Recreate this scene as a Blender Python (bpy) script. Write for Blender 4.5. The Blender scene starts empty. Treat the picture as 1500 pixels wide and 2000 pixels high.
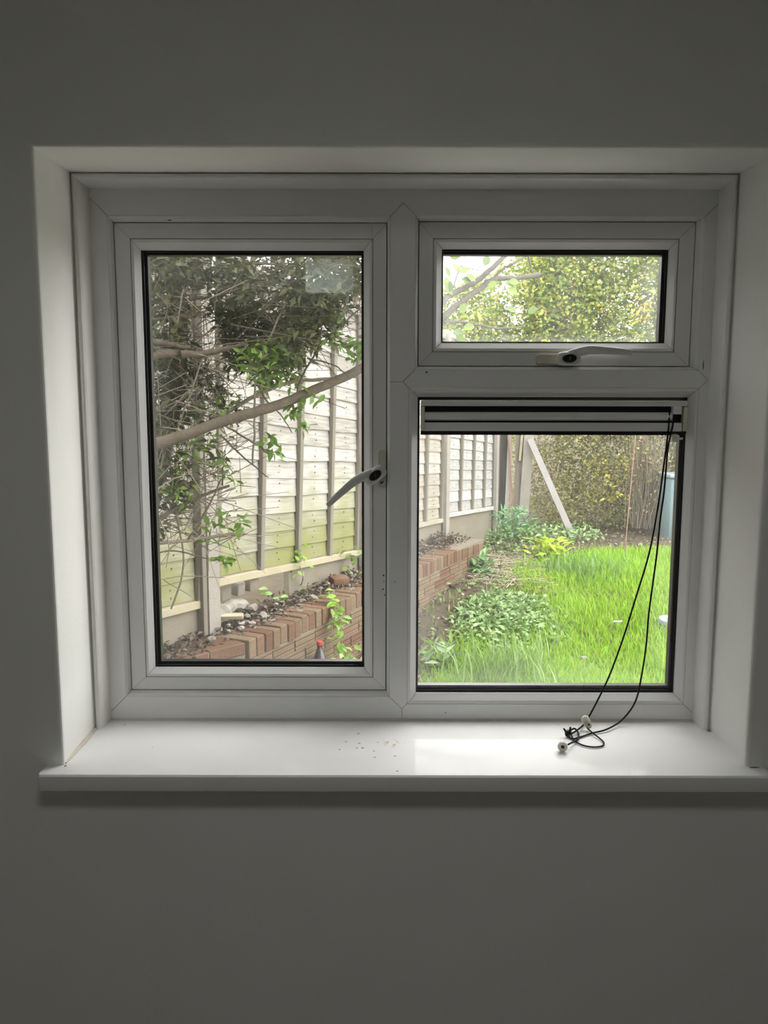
import bpy, bmesh, math, random
import numpy as np
from mathutils import Vector, Matrix, noise

# ------------------------------------------------------------------ camera, sky, light, exposure
S = bpy.context.scene
COL = S.collection
random.seed(7)
RNG = np.random.default_rng(7)
PI = math.pi

cam_d = bpy.data.cameras.new('camera')
cam_d.sensor_fit = 'VERTICAL'
cam_d.sensor_height = 36.0
cam_d.lens = 36.0 * 1502.0 / 2000.0
cam_d.clip_start = 0.05
cam = bpy.data.objects.new('camera', cam_d)
COL.objects.link(cam)
_p, _r = 0.121, 0.0017
_f = Vector((0, math.cos(_p), -math.sin(_p)))
_rt = Vector((1, 0, 0))
_up = _rt.cross(_f)
_rt2 = _rt * math.cos(_r) + _up * math.sin(_r)
_up2 = _up * math.cos(_r) - _rt * math.sin(_r)
M = Matrix((_rt2, _up2, -_f)).transposed().to_4x4()
M.translation = Vector((0, 0, 1.567))
cam.matrix_world = M
S.camera = cam

SKY_STRENGTH = 3.5
EXPOSURE = 1.62
w = bpy.data.worlds.new('overcast_sky')
S.world = w
w.use_nodes = True
nt = w.node_tree
nt.nodes.clear()
out = nt.nodes.new('ShaderNodeOutputWorld')
bg = nt.nodes.new('ShaderNodeBackground')
tc = nt.nodes.new('ShaderNodeTexCoord')
sx = nt.nodes.new('ShaderNodeSeparateXYZ')
rp = nt.nodes.new('ShaderNodeValToRGB')
rp.color_ramp.elements[0].position = 0.0
rp.color_ramp.elements[0].color = (0.80, 0.80, 0.79, 1)
rp.color_ramp.elements[1].position = 1.0
rp.color_ramp.elements[1].color = (1.0, 1.0, 1.0, 1)
nt.links.new(tc.outputs['Generated'], sx.inputs[0])
nt.links.new(sx.outputs['Z'], rp.inputs[0])
nt.links.new(rp.outputs[0], bg.inputs[0])
bg.inputs[1].default_value = SKY_STRENGTH
nt.links.new(bg.outputs[0], out.inputs[0])

def portal(name, loc, rx, sx_, sy_):
    l = bpy.data.lights.new(name, 'AREA')
    l.shape = 'RECTANGLE'; l.size = sx_; l.size_y = sy_
    l.cycles.is_portal = True
    o = bpy.data.objects.new(name, l); COL.objects.link(o)
    o.location = loc; o.rotation_euler = (rx, 0, 0)
portal('fill_opening_portal', (0.0, 0.13, 2.50), 0, 0.52, 0.34)  # portal for an added unseen ceiling opening that fills the room with light
portal('window_portal', (0.037, 1.64, 1.475), -PI / 2, 1.2, 1.06)

S.view_settings.view_transform = 'Standard'
S.view_settings.look = 'None'
S.view_settings.gamma = 1.0
S.view_settings.use_curve_mapping = False
S.view_settings.exposure = EXPOSURE
S.cycles.use_denoising = True
S.cycles.max_bounces = 14
S.cycles.diffuse_bounces = 8
S.cycles.glossy_bounces = 4
S.cycles.transparent_max_bounces = 32
S.cycles.caustics_reflective = False
S.cycles.caustics_refractive = False
S.cycles.sample_clamp_indirect = 6.0

# ------------------------------------------------------------------ materials
def mat_base(name):
    m = bpy.data.materials.new(name); m.use_nodes = True
    b = m.node_tree.nodes['Principled BSDF']
    return m, m.node_tree, b

def mat(name, col, rough=0.6, spec=0.5, vary=0.0, scale=20.0, col2=None, bump=0.0, bscale=None, stretch=None, objrand=0.0, metal=0.0):
    """principled surface: noise between two colours, fine relief, a little change from piece to piece"""
    m, t, b = mat_base(name)
    b.inputs['Roughness'].default_value = rough
    b.inputs['Specular IOR Level'].default_value = spec
    b.inputs['Metallic'].default_value = metal
    c4 = (*col, 1)
    b.inputs['Base Color'].default_value = c4
    tcn = t.nodes.new('ShaderNodeTexCoord'); mp = t.nodes.new('ShaderNodeMapping')
    t.links.new(tcn.outputs['Object'], mp.inputs[0])
    if stretch: mp.inputs['Scale'].default_value = stretch
    last = None
    if col2 is not None:
        n = t.nodes.new('ShaderNodeTexNoise'); n.inputs['Scale'].default_value = scale
        n.inputs['Detail'].default_value = 5; n.inputs['Roughness'].default_value = 0.65
        t.links.new(mp.outputs[0], n.inputs['Vector'])
        r = t.nodes.new('ShaderNodeValToRGB')
        r.color_ramp.elements[0].position = 0.5 - 0.5 * vary; r.color_ramp.elements[1].position = 0.5 + 0.5 * vary
        r.color_ramp.elements[0].color = c4; r.color_ramp.elements[1].color = (*col2, 1)
        if objrand:
            oi = t.nodes.new('ShaderNodeObjectInfo'); ma = t.nodes.new('ShaderNodeMath'); ma.operation = 'MULTIPLY_ADD'
            ma.inputs[1].default_value = objrand; ma.inputs[2].default_value = -0.5 * objrand
            ad = t.nodes.new('ShaderNodeMath'); ad.operation = 'ADD'
            t.links.new(oi.outputs['Random'], ma.inputs[0]); t.links.new(ma.outputs[0], ad.inputs[0])
            t.links.new(n.outputs[0], ad.inputs[1]); t.links.new(ad.outputs[0], r.inputs[0])
        else:
            t.links.new(n.outputs[0], r.inputs[0])
        t.links.new(r.outputs[0], b.inputs['Base Color'])
    if bump:
        n2 = t.nodes.new('ShaderNodeTexNoise'); n2.inputs['Scale'].default_value = bscale or scale
        n2.inputs['Detail'].default_value = 4
        t.links.new(mp.outputs[0], n2.inputs['Vector'])
        bu = t.nodes.new('ShaderNodeBump'); bu.inputs['Strength'].default_value = bump
        bu.inputs['Distance'].default_value = 0.01
        t.links.new(n2.outputs[0], bu.inputs['Height']); t.links.new(bu.outputs[0], b.inputs['Normal'])
    return m

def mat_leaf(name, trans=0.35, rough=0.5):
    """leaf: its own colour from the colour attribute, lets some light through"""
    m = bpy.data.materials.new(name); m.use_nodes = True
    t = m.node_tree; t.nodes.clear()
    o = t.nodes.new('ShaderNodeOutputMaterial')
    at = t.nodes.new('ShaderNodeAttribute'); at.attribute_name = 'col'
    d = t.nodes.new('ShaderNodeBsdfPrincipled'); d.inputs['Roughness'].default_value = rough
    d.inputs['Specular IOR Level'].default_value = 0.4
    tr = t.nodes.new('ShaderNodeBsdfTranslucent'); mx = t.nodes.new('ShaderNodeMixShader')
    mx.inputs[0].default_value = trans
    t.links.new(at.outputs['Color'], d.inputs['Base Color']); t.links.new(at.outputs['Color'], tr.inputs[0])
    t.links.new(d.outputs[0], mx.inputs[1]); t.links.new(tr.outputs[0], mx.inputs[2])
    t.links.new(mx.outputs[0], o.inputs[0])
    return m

def mat_glass(name, dirt, edge_dirt, col=(0.75, 0.78, 0.76), scale=9.0):
    """clear window glass: passes light, mirrors by angle, and carries a film of dried dirt"""
    m = bpy.data.materials.new(name); m.use_nodes = True
    t = m.node_tree; t.nodes.clear()
    o = t.nodes.new('ShaderNodeOutputMaterial')
    tp = t.nodes.new('ShaderNodeBsdfTransparent'); tp.inputs[0].default_value = (0.975, 0.972, 0.965, 1)
    gl = t.nodes.new('ShaderNodeBsdfGlossy'); gl.inputs['Roughness'].default_value = 0.02
    lw = t.nodes.new('ShaderNodeLayerWeight'); lw.inputs['Blend'].default_value = 0.5
    fr = t.nodes.new('ShaderNodeMath'); fr.operation = 'POWER'; fr.inputs[1].default_value = 5.0
    t.links.new(lw.outputs['Facing'], fr.inputs[0])
    mx = t.nodes.new('ShaderNodeMixShader')
    ge = t.nodes.new('ShaderNodeNewGeometry')
    hv = t.nodes.new('ShaderNodeMath'); hv.operation = 'MULTIPLY_ADD'; hv.inputs[1].default_value = 0.8; hv.inputs[2].default_value = 0.035
    t.links.new(fr.outputs[0], hv.inputs[0]); t.links.new(hv.outputs[0], mx.inputs[0])
    t.links.new(tp.outputs[0], mx.inputs[1]); t.links.new(gl.outputs[0], mx.inputs[2])
    if dirt <= 0:
        t.links.new(mx.outputs[0], o.inputs[0]); return m
    df = t.nodes.new('ShaderNodeBsdfDiffuse'); df.inputs[0].default_value = (*col, 1)
    tl = t.nodes.new('ShaderNodeBsdfTranslucent'); tl.inputs[0].default_value = (*col, 1)
    dm = t.nodes.new('ShaderNodeMixShader'); dm.inputs[0].default_value = 0.7
    t.links.new(df.outputs[0], dm.inputs[1]); t.links.new(tl.outputs[0], dm.inputs[2])
    tcn = t.nodes.new('ShaderNodeTexCoord')
    n = t.nodes.new('ShaderNodeTexNoise'); n.inputs['Scale'].default_value = scale; n.inputs['Detail'].default_value = 6
    mp = t.nodes.new('ShaderNodeMapping'); mp.inputs['Scale'].default_value = (1.0, 1.0, 0.5)
    t.links.new(tcn.outputs['Object'], mp.inputs[0]); t.links.new(mp.outputs[0], n.inputs['Vector'])
    # film thickens towards the four edges of the pane
    sp = t.nodes.new('ShaderNodeSeparateXYZ'); t.links.new(tcn.outputs['Generated'], sp.inputs[0])
    def edge(sock):
        a = t.nodes.new('ShaderNodeMath'); a.operation = 'SUBTRACT'; a.inputs[1].default_value = 0.5; t.links.new(sock, a.inputs[0])
        b = t.nodes.new('ShaderNodeMath'); b.operation = 'ABSOLUTE'; t.links.new(a.outputs[0], b.inputs[0])
        c = t.nodes.new('ShaderNodeMapRange'); c.inputs[1].default_value = 0.36; c.inputs[2].default_value = 0.5
        t.links.new(b.outputs[0], c.inputs[0]); return c.outputs[0]
    mxm = t.nodes.new('ShaderNodeMath'); mxm.operation = 'MAXIMUM'
    t.links.new(edge(sp.outputs['X']), mxm.inputs[0]); t.links.new(edge(sp.outputs['Z']), mxm.inputs[1])
    e = t.nodes.new('ShaderNodeMath'); e.operation = 'MULTIPLY'; e.inputs[1].default_value = edge_dirt; t.links.new(mxm.outputs[0], e.inputs[0])
    nn = t.nodes.new('ShaderNodeMapRange'); nn.inputs[1].default_value = 0.3; nn.inputs[2].default_value = 0.75
    nn.inputs[3].default_value = dirt * 0.55; nn.inputs[4].default_value = dirt * 1.5
    t.links.new(n.outputs[0], nn.inputs[0])
    ad = t.nodes.new('ShaderNodeMath'); ad.operation = 'ADD'; ad.use_clamp = True
    t.links.new(nn.outputs[0], ad.inputs[0]); t.links.new(e.outputs[0], ad.inputs[1])
    fin = t.nodes.new('ShaderNodeMixShader')
    t.links.new(ad.outputs[0], fin.inputs[0]); t.links.new(mx.outputs[0], fin.inputs[1]); t.links.new(dm.outputs[0], fin.inputs[2])
    t.links.new(fin.outputs[0], o.inputs[0])
    return m

def mat_translucent(name, alpha, col):
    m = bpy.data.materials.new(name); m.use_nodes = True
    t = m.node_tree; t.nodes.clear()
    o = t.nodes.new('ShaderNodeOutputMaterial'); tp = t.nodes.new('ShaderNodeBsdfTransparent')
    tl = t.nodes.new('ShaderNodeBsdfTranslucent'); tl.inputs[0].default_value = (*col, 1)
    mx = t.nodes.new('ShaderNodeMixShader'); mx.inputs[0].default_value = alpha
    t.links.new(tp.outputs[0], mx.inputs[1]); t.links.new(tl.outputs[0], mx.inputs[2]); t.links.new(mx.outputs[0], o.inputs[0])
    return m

def mat_sill():
    m, t, b = mat_base('glossy_sill')
    b.inputs['Roughness'].default_value = 0.09
    b.inputs['IOR'].default_value = 1.16
    tcn = t.nodes.new('ShaderNodeTexCoord')
    # brown water mark, a ring of dried tide line
    mp = t.nodes.new('ShaderNodeMapping'); mp.inputs['Location'].default_value = STAIN_AT
    t.links.new(tcn.outputs['Object'], mp.inputs[0])
    ln = t.nodes.new('ShaderNodeVectorMath'); ln.operation = 'LENGTH'; t.links.new(mp.outputs[0], ln.inputs[0])
    nz = t.nodes.new('ShaderNodeTexNoise'); nz.inputs['Scale'].default_value = 90; nz.inputs['Detail'].default_value = 5
    t.links.new(tcn.outputs['Object'], nz.inputs['Vector'])
    r = t.nodes.new('ShaderNodeMapRange'); r.inputs[1].default_value = 0.026; r.inputs[2].default_value = 0.004
    t.links.new(ln.outputs['Value'], r.inputs[0])
    gt = t.nodes.new('ShaderNodeMapRange'); gt.inputs[1].default_value = 0.48; gt.inputs[2].default_value = 0.66
    t.links.new(nz.outputs[0], gt.inputs[0])
    mu = t.nodes.new('ShaderNodeMath'); mu.operation = 'MULTIPLY'; t.links.new(r.outputs[0], mu.inputs[0]); t.links.new(gt.outputs[0], mu.inputs[1])
    n2 = t.nodes.new('ShaderNodeTexNoise'); n2.inputs['Scale'].default_value = 6; n2.inputs['Detail'].default_value = 6
    t.links.new(tcn.outputs['Object'], n2.inputs['Vector'])
    rr = t.nodes.new('ShaderNodeValToRGB'); rr.color_ramp.elements[0].color = (0.74, 0.74, 0.73, 1); rr.color_ramp.elements[1].color = (0.82, 0.82, 0.82, 1)
    t.links.new(n2.outputs[0], rr.inputs[0])
    mc = t.nodes.new('ShaderNodeMix'); mc.data_type = 'RGBA'
    t.links.new(mu.outputs[0], mc.inputs['Factor']); t.links.new(rr.outputs[0], mc.inputs[6]); mc.inputs[7].default_value = (0.45, 0.34, 0.2, 1)
    t.links.new(mc.outputs[2], b.inputs['Base Color'])
    return m

def mat_fence(name, c1, c2, algae, top, reach):
    """weathered boards; green algae grows from the foot of the panel upwards"""
    m, t, b = mat_base(name)
    b.inputs['Roughness'].default_value = 0.85; b.inputs['Specular IOR Level'].default_value = 0.2
    tcn = t.nodes.new('ShaderNodeTexCoord'); ge = t.nodes.new('ShaderNodeNewGeometry')
    mp = t.nodes.new('ShaderNodeMapping'); mp.inputs['Scale'].default_value = (3, 3, 40)
    t.links.new(tcn.outputs['Object'], mp.inputs[0])
    n = t.nodes.new('ShaderNodeTexNoise'); n.inputs['Scale'].default_value = 1.6; n.inputs['Detail'].default_value = 6
    t.links.new(mp.outputs[0], n.inputs['Vector'])
    oi = t.nodes.new('ShaderNodeObjectInfo')
    ma = t.nodes.new('ShaderNodeMath'); ma.operation = 'MULTIPLY_ADD'; ma.inputs[1].default_value = 0.3; ma.inputs[2].default_value = -0.15
    t.links.new(oi.outputs['Random'], ma.inputs[0])
    ad = t.nodes.new('ShaderNodeMath'); ad.operation = 'ADD'; t.links.new(ma.outputs[0], ad.inputs[0]); t.links.new(n.outputs[0], ad.inputs[1])
    r = t.nodes.new('ShaderNodeValToRGB'); r.color_ramp.elements[0].position = 0.36; r.color_ramp.elements[1].position = 0.64
    r.color_ramp.elements[0].color = (*c1, 1); r.color_ramp.elements[1].color = (*c2, 1)
    t.links.new(ad.outputs[0], r.inputs[0])
    sp = t.nodes.new('ShaderNodeSeparateXYZ'); t.links.new(ge.outputs['Position'], sp.inputs[0])
    n3 = t.nodes.new('ShaderNodeTexNoise'); n3.inputs['Scale'].default_value = 3.5; n3.inputs['Detail'].default_value = 5
    t.links.new(ge.outputs['Position'], n3.inputs['Vector'])
    m3 = t.nodes.new('ShaderNodeMath'); m3.operation = 'MULTIPLY_ADD'; m3.inputs[1].default_value = 1.1; m3.inputs[2].default_value = -0.55
    t.links.new(n3.outputs[0], m3.inputs[0])
    a2 = t.nodes.new('ShaderNodeMath'); a2.operation = 'ADD'; t.links.new(sp.outputs['Z'], a2.inputs[0]); t.links.new(m3.outputs[0], a2.inputs[1])
    mr = t.nodes.new('ShaderNodeMapRange'); mr.inputs[1].default_value = top; mr.inputs[2].default_value = top - 0.6
    mr.inputs[4].default_value = reach
    t.links.new(a2.outputs[0], mr.inputs[0])
    mc = t.nodes.new('ShaderNodeMix'); mc.data_type = 'RGBA'
    t.links.new(mr.outputs[0], mc.inputs['Factor']); t.links.new(r.outputs[0], mc.inputs[6]); mc.inputs[7].default_value = (*algae, 1)
    t.links.new(mc.outputs[2], b.inputs['Base Color'])
    bu = t.nodes.new('ShaderNodeBump'); bu.inputs['Strength'].default_value = 0.35; bu.inputs['Distance'].default_value = 0.004
    t.links.new(n.outputs[0], bu.inputs['Height']); t.links.new(bu.outputs[0], b.inputs['Normal'])
    return m

SILL_Z = 0.95
STAIN_AT = (-0.0184, -1.4116, -SILL_Z)
MAT = dict(
    wall=mat('matt_white_wall', (0.79, 0.79, 0.76), 0.9, 0.2, 0.6, 3.0, (0.82, 0.82, 0.795), 0.05, 160),
    room=mat('white_room_paint', (0.74, 0.74, 0.72), 0.9, 0.2),
    floor=mat('brown_floor', (0.20, 0.185, 0.165), 0.5, 0.4),
    upvc=mat('white_plastic', (0.75, 0.75, 0.745), 0.32, 0.4, 0.5, 5.0, (0.72, 0.72, 0.71), 0.03, 30),
    upvc_old=mat('yellowed_sealant', (0.72, 0.71, 0.66), 0.5, 0.4, 0.5, 14.0, (0.78, 0.77, 0.74), 0.05, 40),
    rubber=mat('black_rubber', (0.012, 0.012, 0.013), 0.5, 0.4),
    spacer=mat('dark_spacer', (0.03, 0.03, 0.035), 0.35, 0.5),
    joint=mat('grimy_joint', (0.10, 0.10, 0.09), 0.8, 0.2),
    gap=mat('shadow_gap', (0.02, 0.02, 0.02), 0.8, 0.2),
    handle=mat('white_handle_plastic', (0.62, 0.615, 0.58), 0.4, 0.5),
    cream=mat('cream_plastic', (0.62, 0.60, 0.48), 0.4, 0.5),
    blind=mat('white_blind_metal', (0.70, 0.70, 0.69), 0.35, 0.5),
    cord=mat('dark_cord', (0.018, 0.017, 0.02), 0.8, 0.2),
    black=mat('black_plastic', (0.008, 0.008, 0.008), 0.35, 0.5),
    steel=mat('lock_metal', (0.12, 0.12, 0.12), 0.35, 0.5, metal=0.6),
    bell=mat('white_bell_plastic', (0.66, 0.62, 0.56), 0.4, 0.5),
    sealant=mat('beige_sealant', (0.50, 0.46, 0.38), 0.7, 0.3, 0.8, 30.0, (0.66, 0.62, 0.54), 0.1, 60),
    speck=mat('dirt_speck', (0.16, 0.15, 0.11), 0.9, 0.2),
    sill=mat_sill(),
    glass_l=mat_glass('glass_casement', 0.007, 0.03),
    glass_v=mat_glass('glass_vent', 0.05, 0.13),
    glass_f=mat_glass('glass_fixed', 0.018, 0.05),
    glass_c=mat_glass('glass_clear', 0, 0),
    pale_rect=mat_translucent('pale_translucent', 0.085, (0.55, 0.63, 0.63)),
    concrete=mat('grey_concrete', (0.165, 0.152, 0.132), 0.9, 0.2, 0.7, 12.0, (0.235, 0.22, 0.195), 0.3, 70),
    concrete_g=mat('sandy_concrete', (0.124, 0.11, 0.083), 0.95, 0.1, 0.8, 9.0, (0.179, 0.162, 0.131), 0.3, 70),
    fence_a=mat_fence('boards_greened', (0.17, 0.161, 0.142), (0.284, 0.272, 0.251), (0.142, 0.147, 0.0473), 1.25, 0.9),
    fence_b=mat_fence('boards_silvered', (0.203, 0.18, 0.151), (0.293, 0.276, 0.251), (0.17, 0.17, 0.0757), 0.85, 0.5),
    fence_c=mat_fence('boards_white_grey', (0.217, 0.213, 0.203), (0.303, 0.298, 0.289), (0.189, 0.189, 0.114), 0.6, 0.3),
    batten=mat('weathered_batten', (0.104, 0.093, 0.0734), 0.9, 0.1, 0.7, 12.0, (0.173, 0.159, 0.134), 0.2, 60, (1, 1, 0.1)),
    rail=mat('pale_new_timber', (0.224, 0.198, 0.129), 0.8, 0.2, 0.7, 8.0, (0.285, 0.259, 0.19), 0.15, 50),
    brick=mat('red_brick', (0.0745, 0.0331, 0.0216), 0.95, 0.1, 0.9, 9.0, (0.132, 0.086, 0.0574), 0.5, 60, objrand=0.55),
    brick_t=mat('tan_brick', (0.088, 0.0514, 0.0317), 0.95, 0.1, 0.9, 9.0, (0.142, 0.109, 0.0726), 0.5, 60, objrand=0.45),
    mortar=mat('pale_mortar', (0.121, 0.105, 0.0813), 1.0, 0.1, 0.8, 40.0, (0.157, 0.139, 0.111), 0.4, 90),
    soil=mat('dark_soil', (0.0162, 0.0122, 0.00936), 1.0, 0.1, 0.7, 25.0, (0.0576, 0.045, 0.0342), 0.8, 60),
    earth=mat('lawn_earth', (0.0323, 0.0269, 0.0179), 1.0, 0.1, 0.8, 8.0, (0.0864, 0.0681, 0.0466), 0.8, 30),
    stone=mat('pale_stone', (0.121, 0.108, 0.0905), 0.95, 0.1, 0.8, 30.0, (0.237, 0.22, 0.198), 0.3, 60, objrand=0.7),
    bark=mat('brown_bark', (0.0498, 0.0398, 0.0289), 0.95, 0.1, 0.7, 30.0, (0.11, 0.0921, 0.0722), 0.5, 80),
    bark_p=mat('pale_bark', (0.129, 0.107, 0.0797), 0.95, 0.1, 0.7, 30.0, (0.209, 0.184, 0.144), 0.4, 80),
    bark_g=mat('grey_bark', (0.0747, 0.0672, 0.0598), 0.95, 0.1, 0.7, 24.0, (0.134, 0.124, 0.11), 0.5, 80),
    oldwood=mat('dark_old_timber', (0.0142, 0.013, 0.0116), 0.95, 0.1, 0.8, 20.0, (0.0466, 0.0427, 0.0362), 0.5, 50, (1, 1, 0.15)),
    redwood=mat('reddish_timber', (0.112, 0.0647, 0.0432), 0.9, 0.1, 0.7, 20.0, (0.173, 0.121, 0.0905), 0.3, 50, (1, 1, 0.15)),
    greywood=mat('grey_timber', (0.155, 0.149, 0.143), 0.9, 0.15, 0.7, 14.0, (0.224, 0.216, 0.207), 0.3, 50, (1, 1, 0.12)),
    leaf=mat_leaf('green_leaf'), leaf_d=mat_leaf('dark_leaf', 0.25), grass=mat_leaf('grass_blade', 0.4, 0.55),
    red=mat('red_cap_plastic', (0.3, 0.03, 0.021), 0.4, 0.5),
    bottle=mat('dark_bottle_plastic', (0.012, 0.011, 0.012), 0.15, 0.6),
    blabel=mat('dark_bottle_sleeve', (0.03, 0.028, 0.03), 0.3, 0.5, 0.5, 30, (0.06, 0.05, 0.05)),
    lid=mat('pale_blue_plastic', (0.15, 0.186, 0.21), 0.4, 0.5),
    teal=mat('teal_plastic', (0.0697, 0.12, 0.129), 0.5, 0.4, 0.5, 8.0, (0.0996, 0.154, 0.164)),
    bounce_paving=mat('pale_bounce_paving', (0.42, 0.41, 0.38), 0.9, 0.2, 0.7, 6.0, (0.52, 0.50, 0.46), 0.2, 60, objrand=0.4),
    outer=mat('pale_render', (0.45, 0.43, 0.39), 0.95, 0.1),
)

# ------------------------------------------------------------------ helpers
def link(name, me, m=None, parent=None, label=None, cat=None, group=None, kind=None):
    o = bpy.data.objects.new(name, me)
    COL.objects.link(o)
    if m is not None and me is not None and not me.materials: me.materials.append(m)
    if parent is not None:
        o.parent = parent
        o.matrix_parent_inverse = Matrix.Translation(-Vector(parent.location))
    for k, v in (('label', label), ('category', cat), ('group', group), ('kind', kind)):
        if v: o[k] = v
    return o

def thing(name, label, cat, loc=(0, 0, 0), group=None, kind=None):
    return_o = link(name, None, None, None, label, cat, group, kind)
    return_o.location = loc
    return_o.empty_display_size = 0.05
    return return_o

def mesh(name, vs, fs, smooth=False):
    me = bpy.data.meshes.new(name)
    me.from_pydata([tuple(v) for v in vs], [], fs)
    me.update()
    bm = bmesh.new(); bm.from_mesh(me)
    bmesh.ops.recalc_face_normals(bm, faces=bm.faces)
    bm.to_mesh(me); bm.free()
    if smooth: me.polygons.foreach_set('use_smooth', [True] * len(me.polygons))
    return me

def smooth_by_angle(me, deg=40):
    me.polygons.foreach_set('use_smooth', [True] * len(me.polygons))
    bm = bmesh.new(); bm.from_mesh(me)
    for e in bm.edges:
        if len(e.link_faces) == 2 and e.calc_face_angle(0) > math.radians(deg): e.smooth = False
        elif len(e.link_faces) != 2: e.smooth = False
    bm.to_mesh(me); bm.free()
    return me

def box_mesh(name, x0, x1, y0, y1, z0, z1, bev=0.0, seg=1):
    bm = bmesh.new()
    bmesh.ops.create_cube(bm, size=1.0)
    for v in bm.verts:
        v.co = Vector(((x0 + x1) / 2 + v.co.x * (x1 - x0), (y0 + y1) / 2 + v.co.y * (y1 - y0), (z0 + z1) / 2 + v.co.z * (z1 - z0)))
    if bev: bmesh.ops.bevel(bm, geom=bm.edges[:], offset=bev, segments=seg, affect='EDGES', profile=0.5)
    me = bpy.data.meshes.new(name); bm.to_mesh(me); bm.free()
    if bev and seg > 1: smooth_by_angle(me)
    return me

def join(*mes):
    bm = bmesh.new()
    for me in mes: bm.from_mesh(me)
    me = bpy.data.meshes.new(mes[0].name); bm.to_mesh(me); bm.free()
    return me

def ring_mesh(name, steps, sides='TRBL', gap=0.0, close=False):
    """steps: [((x0,x1,z0,z1), y)]: a profile swept round a rectangle with mitred corners; one strip per side"""
    vs, fs = [], []
    def corner(rect, c):
        x0, x1, z0, z1 = rect
        return {'tl': (x0, z1), 'tr': (x1, z1), 'br': (x1, z0), 'bl': (x0, z0)}[c]
    for s in sides:
        a, b = {'T': ('tl', 'tr'), 'R': ('tr', 'br'), 'B': ('br', 'bl'), 'L': ('bl', 'tl')}[s]
        base = len(vs)
        for rect, y in steps:
            pa, pb = Vector(corner(rect, a)), Vector(corner(rect, b))
            d = (pb - pa).normalized() * gap
            pa, pb = pa + d, pb - d
            vs += [(pa.x, y, pa.y), (pb.x, y, pb.y)]
        n = len(steps)
        for i in range(n - 1):
            fs.append((base + 2 * i, base + 2 * i + 1, base + 2 * i + 3, base + 2 * i + 2))
        if close:
            fs.append((base + 2 * n - 2, base + 2 * n - 1, base + 1, base))
            fs.append(tuple(base + 2 * i for i in range(n)))
            fs.append(tuple(base + 2 * i + 1 for i in reversed(range(n))))
    return mesh(name, vs, fs)

def plate_mesh(name, poly, y0, y1, shrink=0.0):
    """flat polygon in the x-z plane given a thickness from y0 (front) to y1"""
    n = len(poly)
    c = Vector((sum(p[0] for p in poly) / n, sum(p[1] for p in poly) / n))
    area = sum(poly[i][0] * poly[(i + 1) % n][1] - poly[(i + 1) % n][0] * poly[i][1] for i in range(n))
    P = [Vector(p) for p in poly]
    if area < 0: P.reverse()
    def inset(d):
        q = []
        for i in range(n):
            a, b, c_ = P[i - 1], P[i], P[(i + 1) % n]
            e1, e2 = (b - a).normalized(), (c_ - b).normalized()
            n1, n2 = Vector((-e1.y, e1.x)), Vector((-e2.y, e2.x))
            k = 1 + n1.dot(n2)
            q.append(b + (n1 + n2) * (d / max(k, 0.2)))
        return q
    A, B = inset(shrink + 0.0007), inset(shrink)
    vs = [(p.x, y0, p.y) for p in A] + [(p.x, y0 + 0.0007, p.y) for p in B] + [(p.x, y1, p.y) for p in B]
    fs = [tuple(range(n))]
    for k in (0, n):
        for i in range(n): fs.append((k + i, k + (i + 1) % n, k + n + (i + 1) % n, k + n + i))
    fs.append(tuple(range(2 * n, 3 * n)))
    return mesh(name, vs, fs)

def loft_mesh(name, pts, radii, sides=8, flat=None, smooth=True, power=1.0):
    """tube through pts; radii a number, a list, or a list of (across, up) pairs; rings turn with the path"""
    P = [Vector(p) for p in pts]
    n = len(P)
    if not isinstance(radii, (list, tuple)): radii = [radii] * n
    vs, fs = [], []
    T = [((P[min(i + 1, n - 1)] - P[max(i - 1, 0)])).normalized() for i in range(n)]
    up = Vector(flat) if flat else (Vector((0, 0, 1)) if abs(T[0].z) < 0.9 else Vector((0, 1, 0)))
    for i in range(n):
        t = T[i]
        side = t.cross(up)
        if side.length < 1e-6: side = t.orthogonal()
        side.normalize()
        u = side.cross(t).normalized()
        if not flat: up = u
        r = radii[i]
        ra, rb = (r if isinstance(r, (tuple, list)) else (r, r))
        for k in range(sides):
            a = 2 * PI * k / sides + PI / sides
            c, s_ = math.cos(a), math.sin(a)
            if power != 1.0:
                c = math.copysign(abs(c) ** power, c); s_ = math.copysign(abs(s_) ** power, s_)
            vs.append(P[i] + side * (c * ra) + u * (s_ * rb))
    for i in range(n - 1):
        for k in range(sides):
            fs.append((i * sides + k, i * sides + (k + 1) % sides, (i + 1) * sides + (k + 1) % sides, (i + 1) * sides + k))
    fs.append(tuple(reversed(range(sides)))); fs.append(tuple(range((n - 1) * sides, n * sides)))
    me = mesh(name, vs, fs, smooth)
    if smooth: smooth_by_angle(me, 60)
    return me

def lathe_mesh(name, prof, sides=20, axis='Z', at=(0, 0, 0)):
    vs, fs = [], []
    n = len(prof)
    for r, h in prof:
        for k in range(sides):
            a = 2 * PI * k / sides
            vs.append((r * math.cos(a), r * math.sin(a), h))
    for i in range(n - 1):
        for k in range(sides): fs.append((i * sides + k, i * sides + (k + 1) % sides, (i + 1) * sides + (k + 1) % sides, (i + 1) * sides + k))
    fs.append(tuple(range(sides))); fs.append(tuple(range((n - 1) * sides, n * sides)))
    if axis == 'Y': vs = [(x, -z, y) for x, y, z in vs]
    vs = [(x + at[0], y + at[1], z + at[2]) for x, y, z in vs]
    me = mesh(name, vs, fs)
    return smooth_by_angle(me, 35)

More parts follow.
